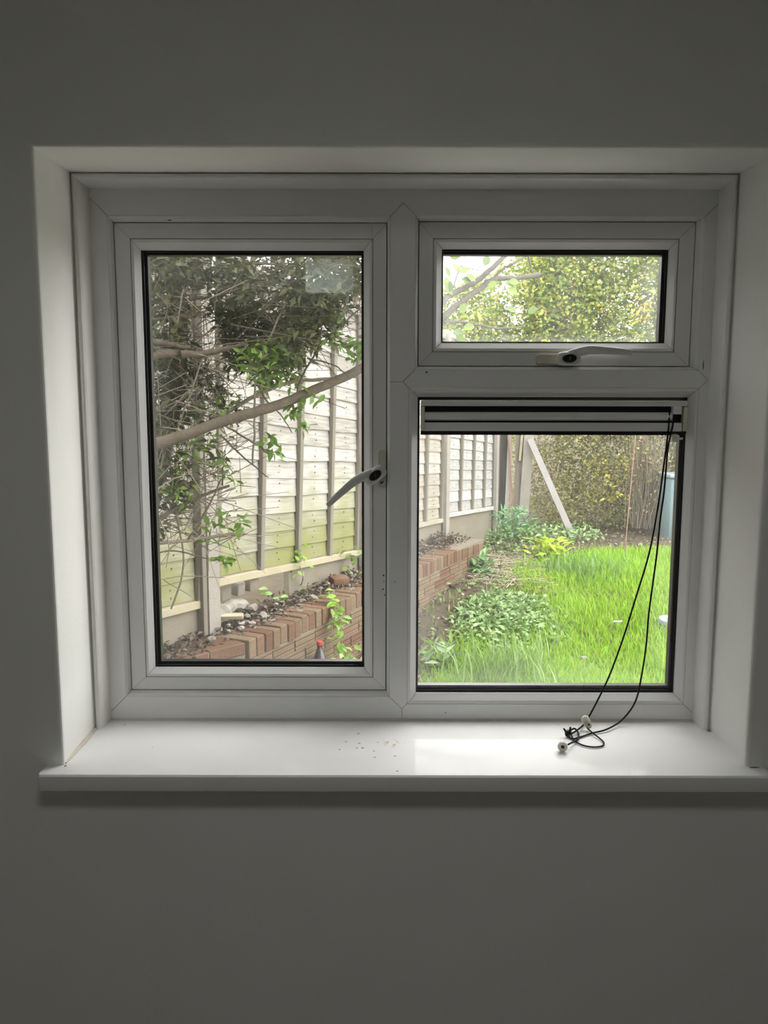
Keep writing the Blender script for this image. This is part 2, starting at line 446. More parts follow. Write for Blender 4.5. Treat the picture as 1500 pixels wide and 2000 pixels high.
def spline(pts, n=6):
    """Catmull-Rom through pts"""
    P = [Vector(p) for p in pts]
    P = [P[0] * 2 - P[1]] + P + [P[-1] * 2 - P[-2]]
    o = []
    for i in range(1, len(P) - 2):
        for k in range(n):
            t = k / n
            o.append(0.5 * ((2 * P[i]) + (P[i + 1] - P[i - 1]) * t + (2 * P[i - 1] - 5 * P[i] + 4 * P[i + 1] - P[i + 2]) * t * t + (3 * P[i] - P[i - 1] - 3 * P[i + 1] + P[i + 2]) * t ** 3))
    o.append(P[-2])
    return o

def rock_mesh(name, r, seed, sub=1, squash=0.6):
    bm = bmesh.new(); bmesh.ops.create_icosphere(bm, subdivisions=sub, radius=1.0)
    rr = random.Random(seed)
    off = Vector((rr.uniform(0, 99), rr.uniform(0, 99), rr.uniform(0, 99)))
    for v in bm.verts:
        k = 1 + 0.55 * noise.noise(v.co * 1.3 + off) + 0.18 * noise.noise(v.co * 2.7 + off)
        v.co = Vector((v.co.x * k * r, v.co.y * k * r * 0.8, v.co.z * k * r * squash))
    me = bpy.data.meshes.new(name); bm.to_mesh(me); bm.free()
    return me

def np_mesh(name, V, F3, colv=None):
    """triangles from arrays, with a colour per vertex"""
    me = bpy.data.meshes.new(name)
    nv, nf = len(V), len(F3)
    me.vertices.add(nv); me.vertices.foreach_set('co', np.asarray(V, np.float32).ravel())
    me.loops.add(nf * 3); me.loops.foreach_set('vertex_index', np.asarray(F3, np.int32).ravel())
    me.polygons.add(nf); me.polygons.foreach_set('loop_start', np.arange(0, nf * 3, 3, dtype=np.int32))
    me.update(calc_edges=True)
    if colv is not None:
        a = me.color_attributes.new('col', 'FLOAT_COLOR', 'POINT')
        c = np.ones((nv, 4), np.float32); c[:, :3] = colv
        a.data.foreach_set('color', c.ravel())
    me.validate()
    return me

def unit(a): return a / np.maximum(np.linalg.norm(a, axis=1, keepdims=True), 1e-9)

def leaf_cloud(name, C, length, width, colors, droop=0.3, heading=None, spread=1.0):
    """many leaves: base, two sides, tip, folded along the rib"""
    n = len(C)
    d = RNG.normal(size=(n, 3)); d[:, 2] = d[:, 2] * 0.6 - droop
    if heading is not None: d = d * spread + heading
    d = unit(d)
    up = unit(RNG.normal(size=(n, 3)) * 0.7 + np.array([0, 0, 1.0]))
    s = unit(np.cross(d, up)); u = np.cross(s, d)
    L = length * RNG.uniform(0.65, 1.25, (n, 1)); W = width * RNG.uniform(0.7, 1.2, (n, 1))
    base = C; tip = C + d * L
    mid = C + d * L * 0.45 + u * W * 0.25
    l = mid - s * W * 0.5; r = mid + s * W * 0.5
    V = np.stack([base, l, tip, r], 1).reshape(-1, 3)
    i = np.arange(n)[:, None] * 4
    F = np.concatenate([i + np.array([0, 2, 1]), i + np.array([0, 3, 2])], 1).reshape(-1, 3)
    k = RNG.integers(0, len(colors), n)
    c = np.asarray(colors)[k] * RNG.uniform(0.75, 1.25, (n, 1))
    return np_mesh(name, V, F, np.repeat(c, 4, 0))

def blades(name, B, height, width, lean, colors):
    n = len(B)
    a = RNG.uniform(0, 2 * PI, n); h = height * RNG.uniform(0.5, 1.3, n)
    d = np.stack([np.cos(a), np.sin(a), np.zeros(n)], 1)
    s = np.stack([-np.sin(a), np.cos(a), np.zeros(n)], 1) * (width * RNG.uniform(0.6, 1.3, n))[:, None] * 0.5
    ln = (lean * RNG.uniform(0.3, 1.6, n) * h)[:, None]
    z = np.array([0, 0, 1.0])
    m = B + d * ln * 0.35 + z * (h * 0.62)[:, None]
    t = B + d * ln + z * h[:, None]
    V = np.stack([B - s, B + s, m - s * 0.8, m + s * 0.8, t], 1).reshape(-1, 3)
    i = np.arange(n)[:, None] * 5
    F = np.concatenate([i + np.array([0, 1, 3]), i + np.array([0, 3, 2]), i + np.array([2, 3, 4])], 1).reshape(-1, 3)
    c = np.asarray(colors)[RNG.integers(0, len(colors), n)] * RNG.uniform(0.75, 1.2, (n, 1))
    return np_mesh(name, V, F, np.repeat(c, 5, 0))

def sticks(name, A, Bp, r):
    """thin three-sided twigs from A to Bp"""
    n = len(A); d = unit(Bp - A)
    s = unit(np.cross(d, RNG.normal(size=(n, 3)))); u = np.cross(s, d)
    V = []
    for q, k in ((A, 1.0), (Bp, 0.5)):
        for j in range(3):
            V.append(q + (s * math.cos(2.094 * j) + u * math.sin(2.094 * j)) * (r * k))
    V = np.stack(V, 1).reshape(-1, 3)
    i = np.arange(n)[:, None] * 6
    f = []
    for j in range(3):
        k = (j + 1) % 3
        f += [i + np.array([j, k, 3 + k]), i + np.array([j, 3 + k, 3 + j])]
    return np_mesh(name, V, np.concatenate(f, 1).reshape(-1, 3))

# ------------------------------------------------------------------ the room
RX0, RX1, RY0, RY1, RZ1 = -1.9, 1.9, -1.45, 1.311, 2.42
OUT_Y = 1.625
hole = (-0.572, 0.6468, 0.9176, 2.0046)
hole_in = (-0.5775, 0.6515, 0.9176, 2.0136)
big = (RX0 - 0.15, RX1 + 0.15, -0.3, RZ1 + 0.12)
def grow(r, k): return (r[0] - k, r[1] + k, r[2], r[3] + k)
wm = ring_mesh('wall_front', [(big, OUT_Y), (big, RY1), (grow(hole, 0.007), RY1), (grow(hole, 0.003), RY1 + 0.001), (grow(hole, 0.0008), RY1 + 0.003),
                              (hole, RY1 + 0.007), (hole_in, 1.471), (hole_in, OUT_Y), (big, OUT_Y)])
link('wall_front', wm, MAT['wall'], None, 'matt white plastered wall around the window opening', 'wall', kind='structure')
link('wall_left', box_mesh('wall_left', RX0 - 0.15, RX0, RY0, RY1, 0, RZ1), MAT['room'], None, 'plain white side wall of the room', 'wall', kind='structure')
link('wall_right', box_mesh('wall_right', RX1, RX1 + 0.15, RY0, RY1, 0, RZ1), MAT['room'], None, 'plain white side wall opposite the other side wall', 'wall', kind='structure')
link('wall_back', box_mesh('wall_back', RX0 - 0.15, RX1 + 0.15, RY0 - 0.15, RY0, 0, RZ1), MAT['room'], None, 'plain white wall facing the window', 'wall', kind='structure')
link('floor', box_mesh('floor', RX0 - 0.15, RX1 + 0.15, RY0 - 0.15, RY1, -0.12, 0.0), MAT['floor'], None, 'brown floor of the room below the window', 'floor', kind='structure')
def hole_plate(name, x0, x1, y0, y1, z0, z1, h):
    hx0, hx1, hy0, hy1 = h
    return join(box_mesh(name, x0, hx0, y0, y1, z0, z1), box_mesh('b', hx1, x1, y0, y1, z0, z1), box_mesh('c', hx0, hx1, y0, hy0, z0, z1), box_mesh('d', hx0, hx1, hy1, y1, z0, z1))
link('ceiling', hole_plate('ceiling', RX0 - 0.15, RX1 + 0.15, RY0 - 0.15, RY1, RZ1, RZ1 + 0.12, (-0.26, 0.26, -0.04, 0.30)), MAT['room'], None, 'white ceiling of the room with an added opening for fill light', 'ceiling', kind='structure')  # ceiling hole is invented to let fill light onto the room walls

# plaster bead between reveal and window frame
FR = (-0.5616, 0.635, 0.95, 1.9996)
def inset(r, k): return (r[0] + k, r[1] - k, r[2], r[3] - k)
def tstep(k, y): return ((FR[0] - k, FR[1] + k, 0.95, FR[3] + k), y)
for s, nm, lb in (('T', 'trim_1', 'rounded white plastic trim along the top of the window frame'),
                  ('L', 'trim_2', 'rounded white trim beside the tall casement, yellowed at its foot'),
                  ('R', 'trim_3', 'rounded white trim beside the vent and fixed pane')):
    tm = ring_mesh(nm, [tstep(0.017, 1.480), tstep(0.0145, 1.4795), tstep(0.0128, 1.4765), tstep(0.0125, 1.4735), tstep(0.011, 1.4715), tstep(0.008, 1.4705),
                        tstep(0.0045, 1.4725), tstep(0.0022, 1.477), tstep(0.0012, 1.485), tstep(-0.001, 1.521), tstep(0.017, 1.521)], s, close=False)
    link(nm, tm, MAT['upvc_old'] if s == 'L' else MAT['upvc'], None, lb, 'trim', kind='structure')

# sill board with rounded nose
sl, sr = -0.603, 0.680
prof = [(1.5205, 0.95), (1.281, 0.95), (1.2765, 0.9492), (1.2735, 0.9465), (1.2725, 0.942), (1.2725, 0.926), (1.2738, 0.9205), (1.278, 0.918), (1.519, 0.918)]
pv, pf = [], []
xs = [sl, sl + 0.003, sr - 0.003, sr]
for i, x in enumerate(xs):
    for (y, z) in prof:
        k = 0.003 if i in (0, 3) and y < 1.30 else 0
        pv.append((x, y + k, z))
n = len(prof)
for i in range(3):
    for j in range(n - 1): pf.append((i * n + j, i * n + j + 1, (i + 1) * n + j + 1, (i + 1) * n + j))
pf.append(tuple(range(n))); pf.append(tuple(range(3 * n, 4 * n)))
# only the nose is as wide as the horns; the board inside the opening fits the reveal
sm = mesh('sill', pv, pf)
for v in sm.vertices:
    if v.co.y > 1.32: v.co.x = max(min(v.co.x, 0.6515), -0.5775)
smooth_by_angle(sm, 30)
bmx = bmesh.new()
sill = link('trim_4', sm, MAT['sill'], None, 'glossy white window sill board with stains and specks', 'sill', kind='structure')
bmx.free()
SPECKS = [(-0.0828, 1.3790, 0.0024, 0.0020), (-0.0721, 1.4136, 0.0024, 0.0016), (-0.0497, 1.4524, 0.0032, 0.0020), (-0.0463, 1.4066, 0.0028, 0.0016), (-0.0504, 1.3859, 0.0024, 0.0016), (-0.0398, 1.3860, 0.0032, 0.0024), (-0.0161, 1.3463, 0.0024, 0.0016), (-0.0184, 1.3725, 0.0024, 0.0012), (0.0215, 1.3508, 0.0024, 0.0016), (0.0242, 1.2907, 0.0024, 0.0024), (-0.5249, 1.4937, 0.0018, 0.0024), (-0.4359, 1.3866, 0.0010, 0.0012), (-0.0110, 1.4115, 0.0024, 0.0010), (0.3551, 1.4975, 0.0010, 0.0016), (0.6493, 1.4678, 0.0056, 0.0024), (0.6603, 1.3071, 0.0096, 0.0024), (0.6588, 1.3194, 0.0032, 0.0040), (-0.5680, 1.3086, 0.0024, 0.0032)]
vs, fs = [], []
for (x, y, a, b) in SPECKS:
    k0 = len(vs)
    for k in range(7):
        an = 2 * PI * k / 7
        vs.append((x + a * math.cos(an) * random.uniform(.7, 1.2), y + b * math.sin(an) * random.uniform(.7, 1.2), 0.9502))
    vs.append((x, y, 0.9507)); fs += [(k0 + k, k0 + (k + 1) % 7, k0 + 7) for k in range(7)]
link('dirt_specks', mesh('dirt_specks', vs, fs), MAT['speck'], sill, kind='stuff')
link('sealant_bead', loft_mesh('sealant_bead', [(-0.5755, 1.318, 0.9505), (-0.577, 1.40, 0.951), (-0.5778, 1.475, 0.9505)], [(.006, .004), (.009, .005), (.006, .004)], 8), MAT['sealant'], sill, label='beige sealant in the corner beside the tall casement')
link('sealant_bead', loft_mesh('sealant_bead', [(-0.562, 1.5195, 0.9505), (0.0, 1.5195, 0.951), (0.636, 1.5195, 0.9505)], .0035, 8), MAT['sealant'], sill, label='beige sealant line under the frame')

# ------------------------------------------------------------------ window
A = (-0.5278, 0.0113, 1.0008, 1.949)       # casement opening in the frame face
Bv = (0.060, 0.611, 1.662, 1.950)          # vent opening
Cf = (0.0478, 0.6155, 0.9855, 1.627)       # fixed light opening
L_, R_, B_, T_ = FR[0] - 0.012, FR[1] + 0.012, FR[2] - 0.032, FR[3] + 0.010
Y0, YB = 1.520, 1.590
win = thing('window_1', 'white plastic window with tall casement, small vent and fixed pane', 'window', (0.037, 1.52, 0.95), kind='structure')
g = 0.0003
cores = []
def fbar(poly):
    link('frame_bar', plate_mesh('frame_bar', poly, Y0, Y0 + 0.004, g), MAT['upvc'], win)
    cores.append(plate_mesh('frame_core', poly, Y0 + 0.0022, YB))
dl, dr = A[3], Bv[3]
fbar([(L_, T_), (R_, T_), (R_, Bv[3] + (R_ - Bv[1])), (Bv[1], Bv[3]), (Bv[0], Bv[3]), (0.0361, 1.9739), (A[1], A[3]), (A[0], A[3]), (L_, A[3] + (A[0] - L_))])
fbar([(L_, A[3] + (A[0] - L_)), (A[0], A[3]), (A[0], A[2]), (L_, A[2] - (A[0] - L_))])
fbar([(R_, Bv[3] + (R_ - Bv[1])), (Bv[1], Bv[3]), (Bv[1], Bv[2]), (0.631, 1.642), (Cf[1], Cf[3]), (Cf[1], Cf[2]), (R_, Cf[2] - (R_ - Cf[1]))])
fbar([(L_, B_), (0.0373, B_), (0.0373, 0.975), (A[1], A[2]), (A[0], A[2]), (L_, A[2] - (A[0] - L_))])
fbar([(0.0373, B_), (R_, B_), (R_, Cf[2] - (R_ - Cf[1])), (Cf[1], Cf[2]), (Cf[0], Cf[2]), (0.0373, 0.975)])
fbar([(A[1], A[3]), (0.0361, 1.9739), (Bv[0], Bv[3]), (Bv[0], Bv[2]), (0.0364, 1.6384), (A[1], 1.6384)])
fbar([(A[1], 1.6384), (0.0364, 1.6384), (Cf[0], Cf[3]), (Cf[0], Cf[2]), (0.0373, 0.975), (A[1], A[2])])
fbar([(0.0364, 1.6384), (Bv[0], Bv[2]), (Bv[1], Bv[2]), (0.631, 1.642), (Cf[1], Cf[3]), (Cf[0], Cf[3])])

link('frame_core', join(*cores), MAT['joint'], win)

def lerp_rect(a, b, k): return tuple(a[i] + (b[i] - a[i]) * k for i in range(4))
def light(opening, sash, bead, gask, glass, ybase, sash_name, glass_mat):
    """one opening: frame chamfer, sash (if it opens), bead, gasket, sealed glass unit"""
    if sash:
        link('frame_chamfer', ring_mesh('frame_chamfer', [(opening, Y0 + .0004), (lerp_rect(opening, sash, 0.55), Y0 + 0.004), (sash, ybase - 0.001), (sash, ybase + 0.03)], gap=0.0002), MAT['upvc'], win)
        s2 = (sash[0] + .0016, sash[1] - .0016, sash[2] + .0016, sash[3] - .0016)
        sroot = link(sash_name, ring_mesh(sash_name, [(sash, ybase + 0.022), (s2, ybase + 0.02)]), MAT['gap'], win)
        mid = (bead[0] - .001, bead[1] + .001, bead[2] - .001, bead[3] + .001)
        for sd in 'TRBL':
            link('sash_bar', ring_mesh('sash_bar', [(s2, ybase + 0.03), (s2, ybase + 0.0006), (lerp_rect(s2, mid, .03), ybase), (mid, ybase), (mid, ybase + 0.03)], sd, 0.0003), MAT['upvc'], sroot)
    else:
        sroot = link(sash_name, ring_mesh(sash_name, [(opening, ybase + 0.02), (lerp_rect(opening, gask, .1), ybase + .02)]), MAT['gap'], win)
        mid = opening
    gi = tuple(gask)
    if sash:
        link('sash_core', ring_mesh('sash_core', [(s2, ybase + 0.03), (lerp_rect(s2, mid, .02), ybase + 0.0012), (mid, ybase + 0.0012), (mid, ybase + 0.03)]), MAT['joint'], sroot)
    link('bead_core', ring_mesh('bead_core', [(bead, ybase + 0.0055), (lerp_rect(bead, gi, .12), ybase + 0.0014), (lerp_rect(bead, gi, .35), ybase + 0.0032), (lerp_rect(bead, gi, .86), ybase + 0.0137), (lerp_rect(bead, gi, .97), ybase + .0157)]), MAT['joint'], sroot)
    ow = tuple(opening[i] + (-.006 if i in (0, 2) else .006) for i in range(4))
    link('outer_face', ring_mesh('outer_face', [(gi, ybase + 0.049), (gi, ybase + 0.060), (ow, ybase + 0.060), (ow, ybase + 0.03)]), MAT['upvc'], sroot)
    for sd in 'TRBL':
        link('glazing_bead', ring_mesh('glazing_bead', [(bead, ybase + 0.0045), (bead, ybase + 0.0008), (lerp_rect(bead, gi, .12), ybase + 0.0002), (lerp_rect(bead, gi, .35), ybase + 0.002),
             (lerp_rect(bead, gi, .88), ybase + 0.0125), (gi, ybase + 0.0145), (gi, ybase + 0.0215)], sd, 0.0003), MAT['upvc'], sroot)
    yg = ybase + 0.0205
    g1 = lerp_rect(gask, glass, 0.45)
    link('gasket', ring_mesh('gasket', [(tuple(gask[i] + (-.002 if i in (0, 2) else .002) for i in range(4)), yg), (gi, yg), (g1, yg + 0.0004), (g1, yg + 0.004)]), MAT['rubber'], sroot)
    o2 = tuple(gask[i] + (-.006 if i in (0, 2) else .006) for i in range(4))
    link('glass_pane', box_mesh('glass_pane', o2[0], o2[1], yg + 0.004, yg + 0.008, o2[2], o2[3]), MAT['glass_c'], sroot)
    link('spacer_bar', ring_mesh('spacer_bar', [(o2, yg + .0081), (glass, yg + 0.0081), (glass, yg + 0.0239), (o2, yg + .0239)]), MAT['spacer'], sroot)
    link('glass_pane', box_mesh('glass_pane', o2[0], o2[1], yg + 0.024, yg + 0.028, o2[2], o2[3]), glass_mat, sroot)
    link('outer_gasket', ring_mesh('outer_gasket', [(o2, yg + .0281), (lerp_rect(gask, glass, .7), yg + .0283), (lerp_rect(gask, glass, .2), yg + .034), (o2, yg + .034)]), MAT['rubber'], sroot)
    return sroot
cas = light(A, (-0.5222, 0.0055, 1.008, 1.9412), (-0.490, -0.023, 1.037, 1.910), (-0.4765, -0.0405, 1.0517, 1.8925), (-0.4665, -0.0455, 1.0612, 1.8855), 1.5355, 'casement_sash', MAT['glass_l'])
ven = light(Bv, (0.0655, 0.5998, 1.6685, 1.944), (0.095, 0.5675, 1.6975, 1.911), (0.1122, 0.5555, 1.7155, 1.8955), (0.1162, 0.5465, 1.7195, 1.887), 1.5355, 'vent_sash', MAT['glass_v'])
fix = light(Cf, None, Cf, (0.0662, 0.601, 1.003, 1.6095), (0.071, 0.592, 1.0150, 1.6035), 1.5205, 'fixed_light', MAT['glass_f'])
# small marks and drill holes on the frame
vs, fs = [], []
for (x, z, a, b) in [(-0.0008, 1.2537, 0.0018, 0.0018), (0.0002, 1.2412, 0.0012, 0.0012), (-0.0018, 1.2254, 0.0016, 0.0016), (0.0013, 1.2138, 0.0012, 0.0016), (0.0219, 1.2402, 0.001, 0.0014), (0.0823, 1.6566, 0.002, 0.0018), (0.6207, 1.6712, 0.0009, 0.01), (-0.4090, 1.9408, 0.004, 0.0009), (-0.0021, 1.4426, 0.0012, 0.0014), (-0.0052, 1.4405, 0.003, 0.0018), (0.1270, 0.9670, 0.0012, 0.001)]:
    k0 = len(vs)
    yy = 1.5193
    for k in range(8):
        an = 2 * PI * k / 8
        vs.append((x + a * math.cos(an), yy + .0004, z + b * math.sin(an)))
    vs.append((x, yy, z)); fs += [(k0 + k, k0 + (k + 1) % 8, k0 + 8) for k in range(8)]
link('drill_marks', mesh('drill_marks', vs, fs), MAT['black'], win, kind='stuff')

def rounded_plate(name, x0, x1, z0, z1, y0, y1, r, seg=4):
    poly = []
    for (cx, cz, a0) in ((x1 - r, z1 - r, 0), (x0 + r, z1 - r, 90), (x0 + r, z0 + r, 180), (x1 - r, z0 + r, 270)):
        for k in range(seg + 1):
            a = math.radians(a0 + 90 * k / seg)
            poly.append((cx + r * math.cos(a), cz + r * math.sin(a)))
    return plate_mesh(name, poly, y0, y1)
st = link('pane_rect', rounded_plate('pane_rect', -0.1555, -0.0614, 1.8130, 1.8787, 1.5592, 1.5598, 0.006), MAT['pale_rect'], win, label='faint bluish translucent rectangle')  # two faint translucent rectangles set on the panes
link('pane_rect', rounded_plate('pane_rect', 0.2296, 0.2500, 1.7215, 1.7354, 1.5592, 1.5598, 0.002), MAT['pale_rect'], win)

# handles
def sash_handle(name, base, turn, mirror, lever_len, plate):
    """espagnolette handle: fixed plate, rounded boss with lock button, cranked lever"""
    bx, bz = base
    ca, sa = math.cos(turn), math.sin(turn)
    def W(u, v, d):          # u along lever, v across, d out of the sash
        return (bx + u * ca - v * mirror * sa, 1.5352 - d, bz + u * sa + v * mirror * ca)
    def tube(pts, rad, pw):
        P = spline([W(*p) for p in pts], 4); rr = []
        for i in range(len(pts) - 1):
            for k in range(4):
                t = k / 4
                rr.append((rad[i][0] * (1 - t) + rad[i + 1][0] * t, rad[i][1] * (1 - t) + rad[i + 1][1] * t))
        return loft_mesh(name, P, rr + [rad[-1]], 16, flat=(0, -1, 0), power=pw)
    boss = tube([(-0.0185, 0, .017), (-0.0165, 0, .0185), (-0.008, 0, .021), (0.006, 0, .022), (0.017, .0, .022), (0.0215, 0, .0205), (0.0225, 0, .0195)],
                [(.0085, .004), (.0118, .0065), (.0132, .0082), (.0132, .0085), (.0122, .008), (.0105, .006), (.008, .004)], .7)
    lever = tube([(-0.010, 0.002, .017), (0.002, 0.006, .020), (0.014, 0.010, .0255), (0.026, 0.0135, .031), (0.038, 0.0155, .0335), (0.055, 0.0155, .034), (0.080, 0.014, .034), (lever_len - .005, 0.0115, .034), (lever_len, 0.0112, .034)],
                 [(.009, .005), (.0095, .007), (.0092, .007), (.0088, .006), (.0084, .005), (.0078, .0045), (.0068, .0042), (.0056, .004), (.003, .002)], .8)
    h = link(name, join(boss, lever), MAT['handle'], win, label='white lever handle with black oval lock')
    smooth_by_angle(h.data, 50)
    link('handle_neck', lathe_mesh('handle_neck', [(0.0125, 0), (0.0125, 0.016), (0.011, 0.018)], 20, 'Y', W(0, 0, 0)), MAT['handle'], h)
    link('handle_plate', rounded_plate('handle_plate', *plate, 1.5285, 1.5354, 0.005), MAT['cream'], h)
    c = W(0.001, 0.0, 0.0285)
    vs, fs = [], []
    for k in range(20):
        a = 2 * PI * k / 20
        vs.append(Vector(W(0.001 + 0.0140 * math.cos(a), 0.0086 * math.sin(a), 0.0288)))
    for k in range(20):
        a = 2 * PI * k / 20
        vs.append(Vector(W(0.001 + 0.0130 * math.cos(a), 0.0078 * math.sin(a), 0.0345)))
    for k in range(20):
        a = 2 * PI * k / 20
        vs.append(Vector(W(0.001 + 0.0045 * math.cos(a), 0.0040 * math.sin(a), 0.0345)))
    for q in (0, 20):
        for k in range(20): fs.append((q + k, q + (k + 1) % 20, q + 20 + (k + 1) % 20, q + 20 + k))
    fs.append(tuple(range(40, 60)))
    link('lock_button', mesh('lock_button', vs, fs), MAT['black'], h)
    c = W(0.001, 0, 0.0346)
    link('key_slot', box_mesh('key_slot', c[0] - .0015, c[0] + .0015, c[1] - .0006, c[1] + .001, c[2] - .003, c[2] + .003, 0.0004), MAT['steel'], h)
sash_handle('casement_handle', (-0.0165, 1.457), math.radians(218), -1, 0.112, (-0.012, 0.0035, 1.432, 1.505))
sash_handle('vent_handle', (0.3555, 1.6825), math.radians(0), 1, 0.121, (0.297, 0.378, 1.6735, 1.6925))

# retracted blind at the top of the fixed pane
bl = thing('roller_blind', 'white roller blind wound up at the top of the fixed pane', 'blind', (0.33, 1.53, 1.58))
yb0 = 1.525
link('head_rail', box_mesh('head_rail', 0.0725, 0.5955, yb0 - .002, yb0 + 0.014, 1.5915, 1.6025, 0.0015, 2), MAT['blind'], bl)
link('back_plate', box_mesh('back_plate', 0.0725, 0.5955, yb0 + 0.012, yb0 + 0.0145, 1.535, 1.5915), MAT['rubber'], bl)
rollp = [(0.0765, yb0 + .005, 1.5715), (0.570, yb0 + .005, 1.5715)]
link('blind_roll', loft_mesh('blind_roll', rollp, 0.0085, 18), MAT['blind'], bl)
link('bottom_bar', box_mesh('bottom_bar', 0.0765, 0.586, yb0 - .003, yb0 + 0.010, 1.5425, 1.5595, 0.002, 2), MAT['blind'], bl)
link('bottom_seal', box_mesh('bottom_seal', 0.0725, 0.5955, yb0 - .002, yb0 + 0.012, 1.5385, 1.5422), MAT['rubber'], bl)
for x0, x1 in ((0.0728, 0.0795), (0.588, 0.5955)):
    link('end_bracket', box_mesh('end_bracket', x0, x1, yb0 - .005, yb0 + 0.0125, 1.543, 1.5905, 0.0012), MAT['cream'], bl)
link('cord_pulley', box_mesh('cord_pulley', 0.566, 0.583, yb0 - .008, yb0 + .008, 1.576, 1.593, 0.002, 2), MAT['blind'], bl)
gd = link('cord_guide', join(box_mesh('cord_guide', 0.5685, 0.579, yb0 - .004, yb0 + .006, 1.5215, 1.5375, 0.002, 2), box_mesh('cg2', 0.578, 0.591, yb0 + .001, yb0 + .006, 1.526, 1.531, 0.001)), MAT['cream'], bl)
link('pull_cord', loft_mesh('pull_cord', spline([(0.5607, 1.5240, 1.5883), (0.5597, 1.5224, 1.5553), (0.5583, 1.5214, 1.5323), (0.5512, 1.5182, 1.4649), (0.5431, 1.5149, 1.3940), (0.5283, 1.5106, 1.3021), (0.5032, 1.5064, 1.2093), (0.4797, 1.5026, 1.1261), (0.4547, 1.4993, 1.0527), (0.4312, 1.4969, 1.0000), (0.4093, 1.4950, 0.9576), (0.3854, 1.4577, 0.9580), (0.3676, 1.4423, 0.9550)], 5), 0.0017, 8), MAT['cord'], bl)
link('pull_cord', loft_mesh('pull_cord', spline([(0.5690, 1.5220, 1.5883), (0.5669, 1.5202, 1.5553), (0.5625, 1.5189, 1.5323), (0.5581, 1.5174, 1.5053), (0.5531, 1.5129, 1.4247), (0.5473, 1.5101, 1.3741), (0.5420, 1.5062, 1.3028), (0.5354, 1.5028, 1.2414), (0.5288, 1.4995, 1.1796), (0.5252, 1.4961, 1.1175), (0.5175, 1.4928, 1.0551), (0.5064, 1.4900, 1.0027), (0.4847, 1.4978, 0.9620), (0.4444, 1.4652, 0.9550), (0.4098, 1.4497, 0.9530), (0.3845, 1.4336, 0.9525), (0.3652, 1.4239, 0.9525), (0.3583, 1.4324, 0.9540)], 5), 0.0017, 8), MAT['cord'], bl)
link('cord_tail', loft_mesh('cord_tail', spline([(0.4047, 1.4653, 0.9570), (0.4101, 1.4475, 0.9550), (0.4174, 1.4266, 0.9535), (0.4207, 1.4064, 0.9530), (0.4135, 1.3913, 0.9525), (0.3967, 1.3866, 0.9525), (0.3792, 1.3934, 0.9525), (0.3665, 1.4132, 0.9530), (0.3657, 1.4301, 0.9550), (0.3678, 1.4475, 0.9570)], 6), 0.0015, 8), MAT['cord'], bl)
link('cord_tail', loft_mesh('cord_tail', spline([(0.3654, 1.4500, 0.9570), (0.3786, 1.4626, 0.9570), (0.3819, 1.4473, 0.9550), (0.3777, 1.4264, 0.9535), (0.3705, 1.4133, 0.9540), (0.3585, 1.3970, 0.9570), (0.3468, 1.3809, 0.9600)], 6), 0.0018, 8), MAT['cord'], bl)
kx, ky = 0.3600, 1.4398
link('cord_knot', join(*[loft_mesh('cord_knot', spline([(kx + .004 * math.cos(a + s * 1.1) * k1, ky + .004 * math.sin(a * 1.3 + s), 0.957 + .004 * math.sin(a + s)) for a in np.linspace(0, 5.5, 7)], 3), 0.0026, 7) for s, k1 in ((0, 1), (1.4, .7), (2.7, .9))],
     loft_mesh('e1', [(kx - .003, ky, .958), (kx - .008, ky + .002, .966)], 0.002, 6), loft_mesh('e2', [(kx + .003, ky, .958), (kx + .0055, ky + .002, .969)], 0.002, 6)), MAT['black'], bl)
bxx, byy = 0.3335, 1.3690
bell = link('cord_bell', lathe_mesh('cord_bell', [(0.0035, 0.004), (0.0035, 0.0), (0.0086, -0.0005), (0.0095, 0.001), (0.0095, 0.003), (0.0075, 0.010), (0.005, 0.019), (0.0025, 0.021)], 22), MAT['bell'], bl)
bell.data.transform(Matrix.Translation((bxx, byy, 0.9602)) @ Matrix.Rotation(math.radians(-12), 4, 'Z') @ Matrix.Rotation(math.radians(-86), 4, 'X'))
bh = link('bell_hole', lathe_mesh('bell_hole', [(0.0034, 0.003), (0.0034, 0.0035)], 16), MAT['black'], bell)
bh.data.transform(Matrix.Translation((bxx, byy, 0.9602)) @ Matrix.Rotation(math.radians(-12), 4, 'Z') @ Matrix.Rotation(math.radians(-86), 4, 'X'))
cx_, cy_ = 0.4047, 1.4738
cn = link('cord_connector', loft_mesh('cord_connector', [(cx_ - .004, cy_ + .006, .976), (cx_ - .003, cy_ + .004, .974), (cx_, cy_ + .002, .967), (cx_ + .005, cy_ - .004, .958), (cx_ + .006, cy_ - .005, .955)], [(.003, .002), (.008, .004), (.0085, .005), (.0065, .004), (.003, .002)], 10, flat=(0, -1, .6)), MAT['cream'], bl)
link('connector_hole', lathe_mesh('connector_hole', [(0.002, 0), (0.002, 0.001)], 12, 'Y', (cx_ + .0035, cy_ - .0055, .963)), MAT['black'], cn)

